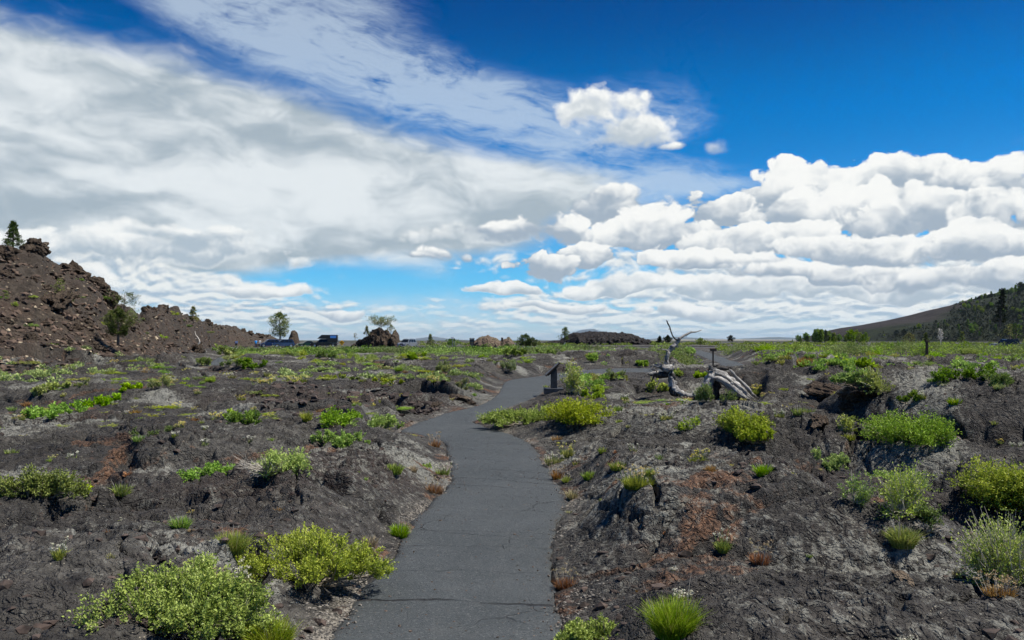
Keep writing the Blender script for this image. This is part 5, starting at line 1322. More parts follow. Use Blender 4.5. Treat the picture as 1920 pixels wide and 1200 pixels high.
def tree(px, py, hpx, wpx, dist, kind, mat, label, seed, bark=None, name='pine_tree', z=None, group=None, nbr=26, per=34, lsz=None, trunk_r=None, cat='tree'):
    h = hpx/FPX*dist; cr = wpx/FPX*dist/2; tm, cm = tree_mesh(seed, h, cr, kind, lsz or max(.05, dist/796*1.15), nbr, per, trunk_r)
    a = math.atan((px-960)/FPX); x = dist*math.sin(a); y = dist*math.cos(a)
    zz = CAM_H+(638-py)/math.hypot(FPX, px-960)*dist if z is None else z
    o = bpy.data.objects.new(name, None); COL.objects.link(o); o.location = (x, y, zz); o['label'] = label; o['category'] = cat
    if group: o['group'] = group
    link('trunk', tm, bark or M_BARK, o); link('crown', cm, mat, o); return o
tree(22, 470, 46, 34, 65.5, 'cone', ML['pine'], 'bushy pointed tree on top of the left hill', 701, nbr=34, per=40)
tree(113, 582, 50, 36, 58, 'sparse', ML['dark'], 'faint green sapling on the upper left hill slope below the crag', 702, nbr=20, per=26)
tree(232, 592, 38, 46, 70, 'flat', ML['pine'], 'flat-topped thin tree leaning over the left ridge skyline', 703, nbr=14, per=22)
tree(222, 642, 56, 46, 56, 'round', ML['pine'], 'dark bushy conifer growing half way up the left hill', 704, nbr=44, per=60, trunk_r=.07)
tree(248, 612, 28, 36, 66, 'sparse', ML['dark'], 'small green bush-like tree right of the dark conifer on the left hill', 705, nbr=10, per=20)
tree(362, 604, 26, 20, 99, 'cone', ML['pinel'], 'pale green sapling on the skyline of the low left ridge', 706, nbr=18, per=16)
tree(526, 642, 53, 38, 190, 'round', ML['pinel'], 'tall leafy pine with pale trunk behind the parked cars', 707, M_BLEACH, nbr=40, per=34)
tree(714, 622, 25, 40, 200, 'flat', ML['pinel'], 'spreading tree crowning the brown rock outcrop', 708, nbr=26, per=22)
tree(733, 626, 16, 16, 200, 'sparse', ML['pinel'], 'small crooked tree at the right shoulder of the brown rock outcrop', 709, nbr=12, per=16)
tree(688, 630, 17, 12, 200, 'cone', ML['pinel'], 'slender sapling on the left slope of the brown rock outcrop', 710, nbr=14, per=10)
tree(666, 638, 12, 6, 200, 'sparse', ML['pinel'], 'tiny bare sapling at the left foot of the brown rock outcrop', 711, nbr=8, per=6)
tree(808, 648, 20, 15, 190, 'cone', ML['pinel'], 'small pointed tree right of the silver car', 712, nbr=16, per=14)
tree(849, 652, 16, 22, 190, 'round', ML['dark'], 'round bush-like tree below the small pale sign', 713, nbr=14, per=20)
tree(985, 654, 26, 26, 205, 'round', ML['pine'], 'dark pine left of the black mound, taller of a pair', 714, nbr=26, per=26)
tree(998, 654, 19, 20, 204, 'round', ML['pine'], 'dark pine left of the black mound, shorter of a pair', 715, nbr=20, per=24)
tree(971, 654, 14, 14, 206, 'sparse', ML['pinel'], 'thin greyish tree left of the pair of dark pines', 716, nbr=12, per=14)
tree(1012, 654, 15, 8, 206, 'sparse', ML['pinel'], 'thin tree right of the pair of dark pines', 717, nbr=10, per=10)
tree(1058, 645, 30, 20, 190, 'sparse', ML['pine'], 'bluish pine at the left end of the black mound', 718, nbr=22, per=30)
tree(1236, 643, 8, 6, 300, 'cone', ML['pined'], 'dark little conifer on the horizon left of the dead tree limb, leftmost of three', 719, nbr=12, per=14)
tree(1237, 644, 12, 10, 260, 'cone', ML['pined'], 'dark little conifer on the horizon beside the dead tree limb, middle of three', 720, nbr=12, per=14)
tree(1251, 645, 14, 16, 250, 'round', ML['pined'], 'dark round conifer on the horizon just behind the dead tree limb', 721, nbr=14, per=20)
tree(1370, 642, 11, 11, 260, 'round', ML['pined'], 'dark round tree alone on the horizon right of the dead tree', 722, nbr=12, per=18)
tree(1313, 648, 12, 18, 170, 'round', ML['dark'], 'dark green bush-like tree where the far path crests', 723, nbr=12, per=20)
tree(1763, 645, 24, 12, 200, 'sparse', ML['snag'], 'pale bleached snag below the forested hill', 724, M_BLEACH, 'dead_tree', nbr=16, per=8)
tree(1704, 646, 18, 20, 210, 'round', ML['pinel'], 'light green round tree left of the pale snag below the forested hill', 725, nbr=14, per=16)
tree(1736, 650, 22, 12, 205, 'cone', ML['pine'], 'narrow tree directly left of the pale snag', 726, nbr=14, per=14)
tree(1802, 646, 20, 12, 210, 'cone', ML['pinel'], 'pale narrow tree right of the pale snag', 727, nbr=14, per=12)
tree(1905, 646, 32, 16, 230, 'sparse', ML['pine'], 'tall thin tree above the black pickup', 728, nbr=18, per=16)
tree(1893, 640, 26, 18, 240, 'sparse', ML['pinel'], 'light tree left of the tall thin one above the black pickup', 729, nbr=16, per=14)
tree(1874, 613, 60, 20, 430, 'cone', ML['pined'], 'tall dark fir rising alone on the lower forested slope', 730, nbr=30, per=30)
# far conifers
FT = [tree_mesh(760+i, 1.0, [.27, .38, .24, .42][i], ['cone', 'round', 'cone', 'round'][i], .13, 18, 12, .03) for i in range(4)]
rt = random.Random(21)
def far_tree(x, y, z, h, i, label, group, mat=None):
    o = bpy.data.objects.new('conifer', None); COL.objects.link(o); o.location = (x, y, z-.3); o.scale = (h, h, h); o.rotation_euler = (0, 0, rt.random()*6.28); o['label'] = label; o['category'] = 'tree'; o['group'] = group
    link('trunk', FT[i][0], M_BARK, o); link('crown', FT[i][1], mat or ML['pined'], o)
# line of trees at the hill's left foot
for i in range(46):
    u = rt.random(); px = 1478+150*u**.8; d = 520+150*rt.random(); x = (px-960)/FPX*d
    far_tree(x, d, .3, (3.2+5.5*rt.random())*(.6+.55*math.sin(min(1, u*1.6)*math.pi*.75)), rt.choice((0, 2, 2, 1)), 'dark conifer in the ragged row at the left foot of the cinder cone', 'conifers at the left foot of the cinder cone', ML['pine'] if rt.random() < .75 else ML['dark'])
# the skyline trees of the cone, standing on its slope
def on_cone(px, py):
    d = ray(px, py); t = np.linspace(520, 1700, 1800); X = d[0]*t; Y = d[1]*t; Z = CAM_H+d[2]*t
    r = np.hypot((X-1560)/1000, (Y-1330)/1000); H = np.maximum(0, 262*(1-r))-1.5
    b = np.nonzero(Z <= H)[0]
    return None if len(b) == 0 else (float(X[b[0]]), float(Y[b[0]]), float(H[b[0]]))
def skyline_py(px):
    for py in range(500, 640):
        if on_cone(px, py): return py
    return 640
_SK = [skyline_py(q) for q in range(1480, 1960, 8)]
def skyline_cached(px): return float(np.interp(px, range(1480, 1960, 8), _SK))
for i in range(60):
    px = 1788+rt.random()*135; py = skyline_py(px)+1+rt.random()*4; c = on_cone(px, py)
    if c: far_tree(c[0], c[1], c[2], (5+6*rt.random())*math.hypot(c[0], c[1])/1500*(.7+.5*(px-1788)/130), rt.randrange(4), 'dark conifer on the skyline of the forested cone', 'conifers along the skyline of the cone')
for px, sc_ in [(1758, 2.4), (1797, 3), (1803, 4)]:
    c = on_cone(px, skyline_py(px)+1)
    if c: far_tree(c[0], c[1], c[2], sc_, 1, {1758: 'tiny lone bush on the bare upper skyline of the cone', 1797: 'leftmost small conifer of the forested skyline', 1803: 'second small conifer of the forested skyline from the left'}[px], 'single trees at the bare end of the skyline')
for i in range(170):
    px = 1640+rt.random()*290; py = 545+rt.random()*88
    edge = skyline_cached(px)+(22 if px < 1780 else 3)
    c = on_cone(px, py)
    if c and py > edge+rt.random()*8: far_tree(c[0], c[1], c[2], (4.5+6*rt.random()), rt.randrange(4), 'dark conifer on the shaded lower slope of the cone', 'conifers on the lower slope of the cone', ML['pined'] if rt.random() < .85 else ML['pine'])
def cone_wood():
    rg = np.random.default_rng(77); P = []; Dn = []; L = []; bl = []
    n = 0
    while n < (350 if QUICK else 2600):
        px = 1500+rg.random()*430; py = 548+rg.random()*92; n += 1
        if py < skyline_cached(px)+(20 if px < 1780 else 2)+abs(rg.normal())*7: continue
        c = on_cone(px, py)
        if not c: continue
        h = 3+5*rg.random(); m = 14; q = rg.random((m, 1)); a = rg.random((m, 1))*6.28; p = np.hstack([np.cos(a)*(1-q)*h*.3, np.sin(a)*(1-q)*h*.3, q*h]); P.append(p+np.array(c)); Dn.append(rg.normal(size=(m, 3))+np.array([0, 0, .8])); L.append(np.full(m, 2.0)*(.6+.6*rg.random(m))); bl.append(np.clip(q[:, 0], 0, 1))
    P = np.vstack(P); L = np.concatenate(L); v, f = leafset(P, np.vstack(Dn), L, L*.6, rg); me = mesh_np('cone_woodland', v, f, False); lv_attr(me, rg, len(P), np.concatenate(bl)); link('cone_woodland', me, ML['pined'], kind='stuff')
cone_wood()
for i in range(26):
    px = -30+rt.random()*470; D = float(np.interp(px, HILLX, HILLD)); B = float(np.interp(px, HILLX, HILLB)); dd = B+(D-B)*(.05+.85*rt.random()); a = math.atan((px-960)/FPX); x = dd*math.sin(a); y = dd*math.cos(a)
    scatter_one(['scrub_sage', 'scrub_dark', 'scrub_green'][i % 3], i % 3, x, y, float(height([x], [y])[0]), (10+14*rt.random())*dd/FPX, (7+8*rt.random())*dd/FPX, 'shrub', 'small shrub rooted in the brown slope of the left hill', 'shrub', 'small shrubs on the face of the left hill')
print('trees', time.time()-T0)
# ------------------------------------------------------------------ the fallen bleached tree
mw, tw_, bw = new_mat('weathered_wood'); pw = objc(tw_)
gt_ = A(tw_, 'gt'); gs_ = A(tw_, 'gs'); wob = noise(tw_, pw, 3.0, 3, .5)
ct_ = (gt_*6.2832).fn('COSINE'); st_ = (gt_*6.2832).fn('SINE')
gv = comb(tw_, ct_*2.2 + wob, st_*2.2 + wob*1.3, gs_*1.5)
g_ = noise(tw_, gv, 2.2, 5, .68); g2 = noise(tw_, vm(tw_, 'MULTIPLY', gv, (3.2, 3.2, 1.6)), 1.8, 4, .7); g3 = noise(tw_, pw, 2.2, 3, .5)
cw = mixc(tw_, g_.ss(.34, .60), (0.15, 0.14, 0.13), (0.56, 0.545, 0.52)); cw = mixc(tw_, g2.ss(.52, .64)*.75, cw, (0.05, 0.046, 0.043)); cw = mixc(tw_, g3.ss(.58, .72)*.35, cw, (0.20, 0.18, 0.16))
plug(tw_, cw, bw.inputs['Base Color']); bw.inputs['Roughness'].default_value = .85; bump(tw_, g_*1.0-g2.ss(.52, .64)*1.0, 1.0, .035, bw)
mb_, tb_, bb_ = new_mat('dark_wood'); gb_ = noise(tb_, objc(tb_), 12.0, 5, .7); plug(tb_, mixc(tb_, gb_.ss(.4, .7), (0.014, 0.013, 0.013), (0.085, 0.078, 0.072)), bb_.inputs['Base Color']); bb_.inputs['Roughness'].default_value = .8; bump(tb_, gb_, .8, .02, bb_)  # much darker copy of the wood tone; in the arch it paints shade
LD_ = 25.6; lx0 = (1300-960)/FPX*LD_
lz0 = float(height([lx0], [LD_])[0])
root = bpy.data.objects.new('fallen_dead_tree', None); COL.objects.link(root); root.location = (lx0, LD_, lz0)
root['label'] = 'weathered grey fallen tree with one forked limb standing upright, right of the path'; root['category'] = 'dead tree'
def lp(X, Y, dy=0.0):
    px = 1190+X/6.667; py = 590+Y/6.667; d = LD_+dy
    r = ray(px, py); return np.array([r[0]*d-lx0, dy, CAM_H+r[2]*d-lz0])
def limb(name, pts, rads, mat, ns=12, groove=.16, seed=1, rough=.42, sub=6):
    k = LD_/FPX/6.667
    v, f = tube([lp(*p) for p in pts], [r*k for r in rads], ns, sub, groove, seed, rough); nrow = len(v)//ns; ln_ = sum(math.dist(a[:2], b[:2]) for a, b in zip(pts, pts[1:]))*k
    return v, f, np.tile(np.arange(ns)/ns, nrow)+seed*1.37, np.repeat(np.linspace(0, ln_, nrow), ns)
def addpart(name, parts, mat, parent=root):
    me_ = mesh_np(name, *joinm(parts)); attr(me_, 'gt', np.concatenate([p[2] for p in parts])); attr(me_, 'gs', np.concatenate([p[3] for p in parts])); return link(name, me_, mat, parent)
addpart('upright_limb', [limb('a', [(385, 700, .1), (400, 640, .05), (398, 560, 0), (412, 500, 0), (430, 450, .05), (480, 395, .1), (532, 345, .12), (558, 300, .15), (575, 285, .15)], [34, 27, 24, 25, 27, 28, 24, 19, 15], mw, seed=2)], mw)
addpart('branch', [limb('b', [(555, 310, .14), (590, 280, .15), (640, 250, .2), (700, 222, .25), (770, 215, .3), (838, 190, .35)], [17, 15, 13, 11, 8, 4], mw, 9, .1, 3), limb('b2', [(640, 262, .2), (644, 282, .2)], [7, 3], mw, 6, 0, 3, 0), limb('b3', [(708, 222, .25), (704, 202, .25)], [8, 4], mw, 6, 0, 3, 0)], mw)
addpart('branch', [limb('c', [(540, 325, .12), (505, 303, .05), (472, 258, 0), (452, 205, -.05), (436, 150, -.1), (412, 104, -.1), (404, 84, -.1), (392, 70, -.1)], [12, 9, 8, 8, 8, 8, 6, 3], mb_, 8, .1, 4), limb('c2', [(440, 178, -.05), (422, 180, -.05)], [6, 3], mb_, 6, 0, 3, 0), limb('c3', [(406, 88, -.1), (420, 74, -.1)], [5, 2], mb_, 6, 0, 3, 0)], mb_)
addpart('branch', [limb('d', [(425, 475, 0), (402, 452, -.02), (372, 438, -.05), (335, 436, -.08)], [13, 12, 9, 4], mw, 8, .1, 5), limb('d2', [(470, 410, .1), (520, 400, .15), (552, 404, .2)], [13, 9, 4], mw, 8, .2, 5), limb('d3', [(500, 440, .1), (500, 410, .1), (545, 380, .15)], [8, 7, 3], mw, 7, .1, 5)], mw)
addpart('upper_stump', [limb('e', [(218, 632, 0), (270, 640, 0), (330, 655, .05), (390, 690, .1)], [9, 20, 26, 30], mw, 10, .3, 6), limb('e2', [(350, 680, -.1), (400, 668, -.1), (450, 665, 0), (478, 640, .05)], [34, 46, 44, 18], mw, 12, .3, 7)], mw)
addpart('upper_stump', [limb('e3', [(235, 690, 0), (270, 735, 0), (320, 752, 0), (380, 745, 0), (440, 735, 0)], [26, 40, 42, 40, 30], mb_, 12, .3, 8), limb('e4', [(250, 750, 0), (225, 800, 0), (205, 840, 0)], [16, 9, 4], mb_, 8, .2, 3)], mb_)
addpart('root', [limb('f', [(170, 742, -.1), (205, 738, -.1), (250, 725, -.05), (290, 715, 0)], [7, 16, 22, 24], mw, 8, .3, 9)], mw)
addpart('lower_trunk', [limb('g', [(430, 700, 0), (455, 780, 0), (470, 860, -.05), (490, 930, -.1), (530, 980, -.15)], [36, 42, 46, 50, 40], mw, 14, .2, 10)], mw)
addpart('lower_trunk', [limb('g2', [(440, 730, -.06), (480, 770, -.06), (505, 830, -.05)], [34, 28, 10], mb_, 10, .2, 10), limb('g3', [(450, 900, -.12), (470, 980, -.15), (540, 1010, -.15)], [24, 30, 16], mb_, 10, .2, 11)], mb_)
addpart('lower_limb', [limb('h', [(510, 950, -.15), (580, 985, -.15), (650, 1015, -.2), (720, 1005, -.2), (780, 970, -.2), (830, 945, -.15)], [40, 36, 34, 33, 27, 20], mw, 12, .25, 12), limb('h2', [(812, 960, -.2), (822, 925, -.2), (826, 905, -.2)], [22, 24, 20], mw, 9, .3, 13)], mw)
addpart('root_mass', [limb('i', [(860, 1010, -.05), (885, 930, -.05), (915, 850, 0), (950, 770, .05), (965, 700, .1)], [40, 56, 58, 55, 30], mw, 14, .25, 14)], mw)
addpart('root_mass', [limb('i2', [(690, 1060, 0), (780, 1040, .1), (850, 1040, .15), (930, 1000, .2), (990, 900, .25), (1010, 820, .25)], [14, 34, 60, 70, 70, 50], mb_, 14, .3, 15), limb('i3', [(930, 660, .15), (945, 700, .1), (960, 750, .1)], [12, 30, 34], mb_, 10, .3, 16), limb('i4', [(930, 655, .3), (1050, 668, .35), (1180, 680, .4)], [14, 24, 12], mb_, 9, .3, 17)], mb_)  # dark filling added inside the arch to look like its shaded gap
addpart('trunk', [limb('j', [(960, 700, .15), (1030, 725, .1), (1110, 775, .1), (1200, 845, .1), (1290, 915, .1), (1370, 975, .1), (1450, 1035, .1)], [22, 46, 54, 52, 44, 34, 12], mw, 18, .34, 18, .3, 7)], mw)
addpart('trunk', [limb('k', [(960, 790, -.12), (1040, 800, -.15), (1120, 845, -.15), (1200, 905, -.15), (1290, 975, -.15), (1350, 1020, -.15), (1410, 1060, -.15)], [16, 30, 36, 39, 36, 28, 10], mw, 14, .3, 19, .3, 7)], mw)
addpart('trunk', [limb('l', [(1175, 688, .2), (1215, 715, .2), (1250, 765, .2), (1320, 830, .2), (1400, 910, .2), (1480, 1005, .2)], [8, 15, 17, 20, 20, 8], mw, 10, .3, 20, .3, 6)], mw)
addpart('trunk', [limb('m', [(1000, 740, .3), (1150, 810, .3), (1300, 930, .3), (1420, 1010, .3)], [40, 60, 56, 20], mb_, 12, .35, 21)], mb_)
rsp = random.Random(8)
def splinters(anchors, n, ln, mat, name='splinters'):
    ps = []
    for i in range(n):
        X, Y, dy, ax, ay = anchors[i % len(anchors)]; X += rsp.gauss(0, 14); Y += rsp.gauss(0, 10); l = ln*(.5+rsp.random())
        addpart('splinter', [limb('s', [(X, Y, dy), (X+ax*l*.5+rsp.gauss(0, 5), Y+ay*l*.5+rsp.gauss(0, 5), dy-.03), (X+ax*l+rsp.gauss(0, 10), Y+ay*l+rsp.gauss(0, 10), dy-.05)], [7+5*rsp.random(), 5, 1.5], mat, 5, .2, i, .3, 2)], mat)
splinters([(1420, 1010, 0, .8, .6), (1390, 1040, -.15, .8, .6), (1450, 985, .15, .7, .7), (960, 690, 0, -.2, -1), (1000, 690, .1, -.5, -.8), (930, 720, 0, -.7, -.5)], 22, 60, mw)
splinters([(230, 640, -.05, -1, .1), (190, 742, -.1, -1, 0), (260, 690, 0, -1, .3), (470, 640, 0, .5, -.8), (300, 640, 0, -.4, -.8)], 18, 42, mw)
splinters([(500, 960, -.2, .2, 1), (545, 1000, -.15, .6, .6), (480, 860, -.1, .8, .3), (900, 1000, 0, -.3, .8), (760, 1050, .1, 0, .6), (1180, 680, .3, .5, -.5), (1000, 655, .3, 1, -.1)], 22, 50, mb_)
for kx, ky, dy in [(470, 400, .02), (560, 300, .08), (455, 790, -.12), (640, 1000, -.3), (900, 900, -.14), (1100, 780, -.02), (1210, 860, -.2), (1010, 730, -.05)]:
    v, f = ico(2); r_ = (14+10*rsp.random())*LD_/FPX/6.667; kn = mesh_np('knot', v*r_*np.array([1, .8, 1.2])*(1+.2*n3(v, 2.5, 5)[:, None])+lp(kx, ky, dy), f); attr(kn, 'gt', v[:, 0]*.3); attr(kn, 'gs', v[:, 2]*.1); link('knot', kn, mw, root)
# pale dead branch at the foot of the left hill
x, y, z = hit(372, 646); db = bpy.data.objects.new('dead_branch', None); COL.objects.link(db); db.location = (x, y, z); db['label'] = 'small white bleached branch standing at the foot of the left hill'; db['category'] = 'dead branch'
k = math.hypot(x, y)/FPX; q = lambda a, b, c=0: np.array([(a-372)*k, c, (646-b)*k])
link('stem', mesh_np('stem', *joinm([tube([q(371, 647), q(374, 641), q(371, 634), q(367, 629), q(366, 623)], [1.4*k, 1.2*k, 1.0*k, .8*k, .3*k], 7, 3, .1)])), M_BLEACH, db)
link('side_branch', mesh_np('side_branch', *joinm([tube([q(371, 637), q(364, 635), q(359, 634), q(355, 630)], [1.0*k, .8*k, .6*k, .2*k], 6, 3)])), M_BLEACH, db)
link('side_branch', mesh_np('side_branch', *joinm([tube([q(374, 643), q(369, 643), q(365, 641)], [1.1*k, .8*k, .3*k], 6, 3)])), M_BLEACH, db)
# ------------------------------------------------------------------ made things: signs, road, fence, vehicles, people
def box(bm, x0, x1, y0, y1, z0, z1, M=None):
    vs = [bm.verts.new((x, y, z)) for z in (z0, z1) for y in (y0, y1) for x in (x0, x1)]
    for f in ((0, 2, 3, 1), (4, 5, 7, 6), (0, 1, 5, 4), (2, 6, 7, 3), (0, 4, 6, 2), (1, 3, 7, 5)): bm.faces.new([vs[i] for i in f])
    if M is not None: bmesh.ops.transform(bm, matrix=M, verts=vs)
    return vs
def bobj(name, fill, mat, parent=None, bevel=0.0, **k):
    bm = bmesh.new(); fill(bm)
    if bevel: bmesh.ops.bevel(bm, geom=bm.edges[:], offset=bevel, segments=2, affect='EDGES', profile=.6)
    bmesh.ops.recalc_face_normals(bm, faces=bm.faces[:])
    m = bpy.data.meshes.new(name); bm.to_mesh(m); bm.free()
    for p in m.polygons: p.use_smooth = False
    return link(name, m, mat, parent, **k)
def empty(name, loc, label, cat, rz=0.0, group=None):
    o = bpy.data.objects.new(name, None); COL.objects.link(o); o.location = loc; o.rotation_euler = (0, 0, rz); o['label'] = label; o['category'] = cat
    if group: o['group'] = group
    return o
M_DKWOOD = plain('dark_stained_timber', (0.030, 0.034, 0.042), .65, var=.35, scale=9, bmp=.3)
M_DKBROWN = plain('brown_timber', (0.035, 0.022, 0.016), .75, var=.35, scale=9, bmp=.3)
M_PANEL = plain('sign_sheet', (0.70, 0.72, 0.72), .35); M_PANELD = plain('sign_back', (0.035, 0.022, 0.020), .5)
M_YEL = plain('sign_yellow', (0.85, 0.42, 0.01), .4); M_BLK = plain('black_paint', (0.012, 0.012, 0.013), .5); M_WHT = plain('white_paint', (0.75, 0.75, 0.73), .5)
M_BLUE = plain('sign_blue', (0.05, 0.22, 0.70), .4); M_STEEL = plain('steel_post', (0.30, 0.31, 0.32), .45, .6)
M_RUST = plain('rusty_bracket', (0.10, 0.05, 0.03), .7)
# tilted trail sign by the path
x, y, z = hit(1040, 736)
s1 = empty('trail_sign', (x, y+.25, z-.03), 'dark tilted interpretive sign on one thick post beside the path bend', 'sign')
bobj('base', lambda bm: box(bm, -.33, .27, -.27, .27, -.05, .13), M_DKWOOD, s1, .012)
bobj('post', lambda bm: box(bm, -.11, .09, -.09, .09, .13, .74), M_DKWOOD, s1, .008)
Mr = Matrix.Translation((-.055, 0, .74)) @ Matrix.Rotation(R(-43), 4, 'Y')
bobj('panel_frame', lambda bm: box(bm, -.31, .30, -.38, .38, -.025, .014, Mr), M_DKBROWN, s1, .006)
bobj('panel', lambda bm: box(bm, -.28, .27, -.35, .35, .015, .020, Mr), M_PANELD, s1)
bobj('bracket', lambda bm: [box(bm, -.25, .20, yy-.02, yy+.02, -.065, -.026, Mr) for yy in (-.2, .2)], M_BLK, s1)
# second lectern far behind, sheet facing the light
d = 128.; x = (1058.5-960)/FPX*d; z = float(height([x], [d])[0])
s2 = empty('trail_sign', (x, d, z), 'far lectern sign with a pale shining sheet in front of the black mound', 'sign')
bobj('post', lambda bm: box(bm, -.10, .10, -.1, .1, 0, .98), M_DKWOOD, s2)
Mr = Matrix.Translation((-.05, 0, 1.0)) @ Matrix.Rotation(R(-52), 4, 'Y')
bobj('panel_frame', lambda bm: box(bm, -.36, .36, -.45, .45, -.04, .02, Mr), M_DKWOOD, s2)
bobj('panel', lambda bm: box(bm, -.33, .33, -.42, .42, .022, .03, Mr), M_PANEL, s2)
# small marker sign by the far path
x, y, z = hit(1337, 688)
s3 = empty('marker_sign', (x, y, z), 'small dark marker board on a thin post in front of the far path', 'sign')
kk = math.hypot(x, y)/FPX
bobj('post', lambda bm: box(bm, -1.1*kk, 1.1*kk, -.03, .03, -.1, 28.5*kk), M_DKBROWN, s3)
bobj('board', lambda bm: box(bm, -6*kk, 6*kk, -.06, -.031, 28.6*kk, 33.6*kk), M_DKBROWN, s3, .006)
bobj('bracket', lambda bm: box(bm, -1.4*kk, 1.4*kk, -.075, -.061, 29.5*kk, 31*kk), M_BLK, s3)
# framed board on two posts
d = 122.; x = (885-960)/FPX*d; z = float(height([x], [d])[0]); kk = d/FPX; t0 = CAM_H+(638-635)*kk-z
s4 = empty('notice_board', (x, d, z), 'tall framed grey board on two dark posts before the tan outcrop', 'sign')
for sgn in (-1, 1): bobj('post', lambda bm: box(bm, sgn*3.8*kk-.05, sgn*3.8*kk+.05, -.05, .05, -.1, t0), M_DKBROWN, s4)
bobj('cap', lambda bm: box(bm, -4.6*kk, 4.6*kk, -.08, .08, t0, t0+.09), M_DKBROWN, s4)
bobj('upper_board', lambda bm: box(bm, -3.2*kk, 3.2*kk, -.03, .03, t0-7*kk, t0-.04), plain('weathered_board', (.09, .085, .08), .7, var=.3), s4)
bobj('lower_board', lambda bm: box(bm, -3.2*kk, 3.2*kk, -.03, .03, t0-15*kk, t0-8*kk), plain('weathered_board_low', (.11, .10, .09), .7, var=.3), s4)
bobj('rail', lambda bm: box(bm, -3.3*kk, 3.3*kk, -.045, .045, t0-8*kk+.02, t0-7*kk-.02), M_DKBROWN, s4)
# dark narrow sign on the outcrop's right
d = 165.; x = (941.5-960)/FPX*d; z = float(height([x], [d])[0]); kk = d/FPX; t0 = CAM_H+(638-633)*kk-z
s5 = empty('marker_sign', (x, d, z), 'narrow dark board on a post before the right end of the tan outcrop', 'sign')
bobj('post', lambda bm: box(bm, -.06, .06, -.05, .05, -.1, t0-.1), M_DKBROWN, s5)
bobj('board', lambda bm: box(bm, -2.0*kk, 2.0*kk, -.10, -.051, t0-7.5*kk, t0), M_DKBROWN, s5, .02)
# yellow warning diamond with its arrow
d = 178.; x = (641.3-960)/FPX*d; z = float(height([x], [d])[0]); kk = d/FPX; cz = CAM_H+(638-642.5)*kk-z
s6 = empty('warning_sign', (x, d, z), 'yellow diamond road sign with a black curve arrow beside the brown outcrop', 'sign')
bobj('post', lambda bm: box(bm, -.04, .04, -.03, .03, -.1, cz+.3), M_STEEL, s6)
def dia(bm, r, y0, y1):
    vs = [[bm.verts.new((r*math.cos(a), yy, cz+r*math.sin(a))) for a in (0, math.pi/2, math.pi, 1.5*math.pi)] for yy in (y0, y1)]
    bm.faces.new(vs[0]); bm.faces.new(vs[1][::-1])
    for i in range(4): bm.faces.new([vs[0][i], vs[1][i], vs[1][(i+1) % 4], vs[0][(i+1) % 4]])
bobj('plate', lambda bm: dia(bm, .60, -.055, -.035), M_YEL, s6)
def arr(bm):
    box(bm, .02, .12, -.066, -.058, cz-.28, cz+.06); box(bm, -.10, .12, -.066, -.058, cz+.061, cz+.16)
    v = [bm.verts.new(p) for p in ((-.10, -.066, cz-.04), (-.10, -.066, cz+.26), (-.30, -.066, cz+.11), (-.10, -.058, cz-.04), (-.10, -.058, cz+.26), (-.30, -.058, cz+.11))]
    bm.faces.new(v[:3]); bm.faces.new(v[3:][::-1]); [bm.faces.new([v[i], v[i+3], v[(i+1) % 3+3], v[(i+1) % 3]]) for i in range(3)]
bobj('arrow', arr, M_BLK, s6)
# white and dark small signs over the round bush
d = 186.; x = (848.5-960)/FPX*d; z = float(height([x], [d])[0]); kk = d/FPX; t0 = CAM_H+(638-632)*kk-z
s7 = empty('road_sign', (x, d, z), 'small white sign plate on a post above the round bush', 'sign')
bobj('post', lambda bm: box(bm, -.05, .05, -.03, .03, -.1, t0-.1), M_STEEL, s7)
bobj('plate', lambda bm: box(bm, -3.2*kk, 2.6*kk, -.05, -.032, t0-3.4*kk, t0), M_WHT, s7, .008)
s8 = empty('road_sign', (x+3.4*kk, d+.3, z), 'small dark sign plate just right of the small white one', 'sign')
bobj('post', lambda bm: box(bm, -.04, .04, -.03, .03, -.1, t0-.6), M_STEEL, s8)
bobj('plate', lambda bm: box(bm, -1.0*kk, 1.2*kk, -.05, -.032, t0-7*kk, t0-3*kk), M_BLK, s8, .008)
# blue and white sign by the left hill
d = 132.; x = (443.5-960)/FPX*d; yv = d/math.hypot(1, (443.5-960)/FPX); x = yv*(443.5-960)/FPX; z = float(height([x], [yv])[0]); kk = yv/FPX; t0 = CAM_H+(638-640)*kk-z
s9 = empty('road_sign', (x, yv, z), 'blue and white panel over a brown one on a pale post by the left hill', 'sign')
bobj('post', lambda bm: box(bm, -.05, .05, -.04, .04, -.1, t0), M_WHT, s9)
bobj('blue_plate', lambda bm: box(bm, -2.4*kk, 2.4*kk, -.07, -.045, t0-3.6*kk, t0), M_BLUE, s9, .01)
bobj('white_plate', lambda bm: box(bm, -1.8*kk, 1.8*kk, -.085, -.072, t0-2.2*kk, t0-.9*kk), M_WHT, s9)
bobj('brown_plate', lambda bm: box(bm, -2.0*kk, 2.0*kk, -.07, -.045, t0-8.5*kk, t0-3.8*kk), M_DKBROWN, s9, .01)
# wooden post at right
x, y, z = hit(1738, 668); kk = math.hypot(x, y)/FPX
s10 = empty('wooden_post', (x, y, z), 'brown wooden post standing alone in the scrub below the forested hill', 'post')
bobj('shaft', lambda bm: box(bm, -1.9*kk, 1.7*kk, -1.5*kk, 1.5*kk, -.1, 23*kk), M_DKBROWN, s10, .01)
bobj('cross_piece', lambda bm: box(bm, -2.6*kk, 4.2*kk, -1.8*kk, -1.55*kk, 20*kk, 21.6*kk), M_DKBROWN, s10, .005)
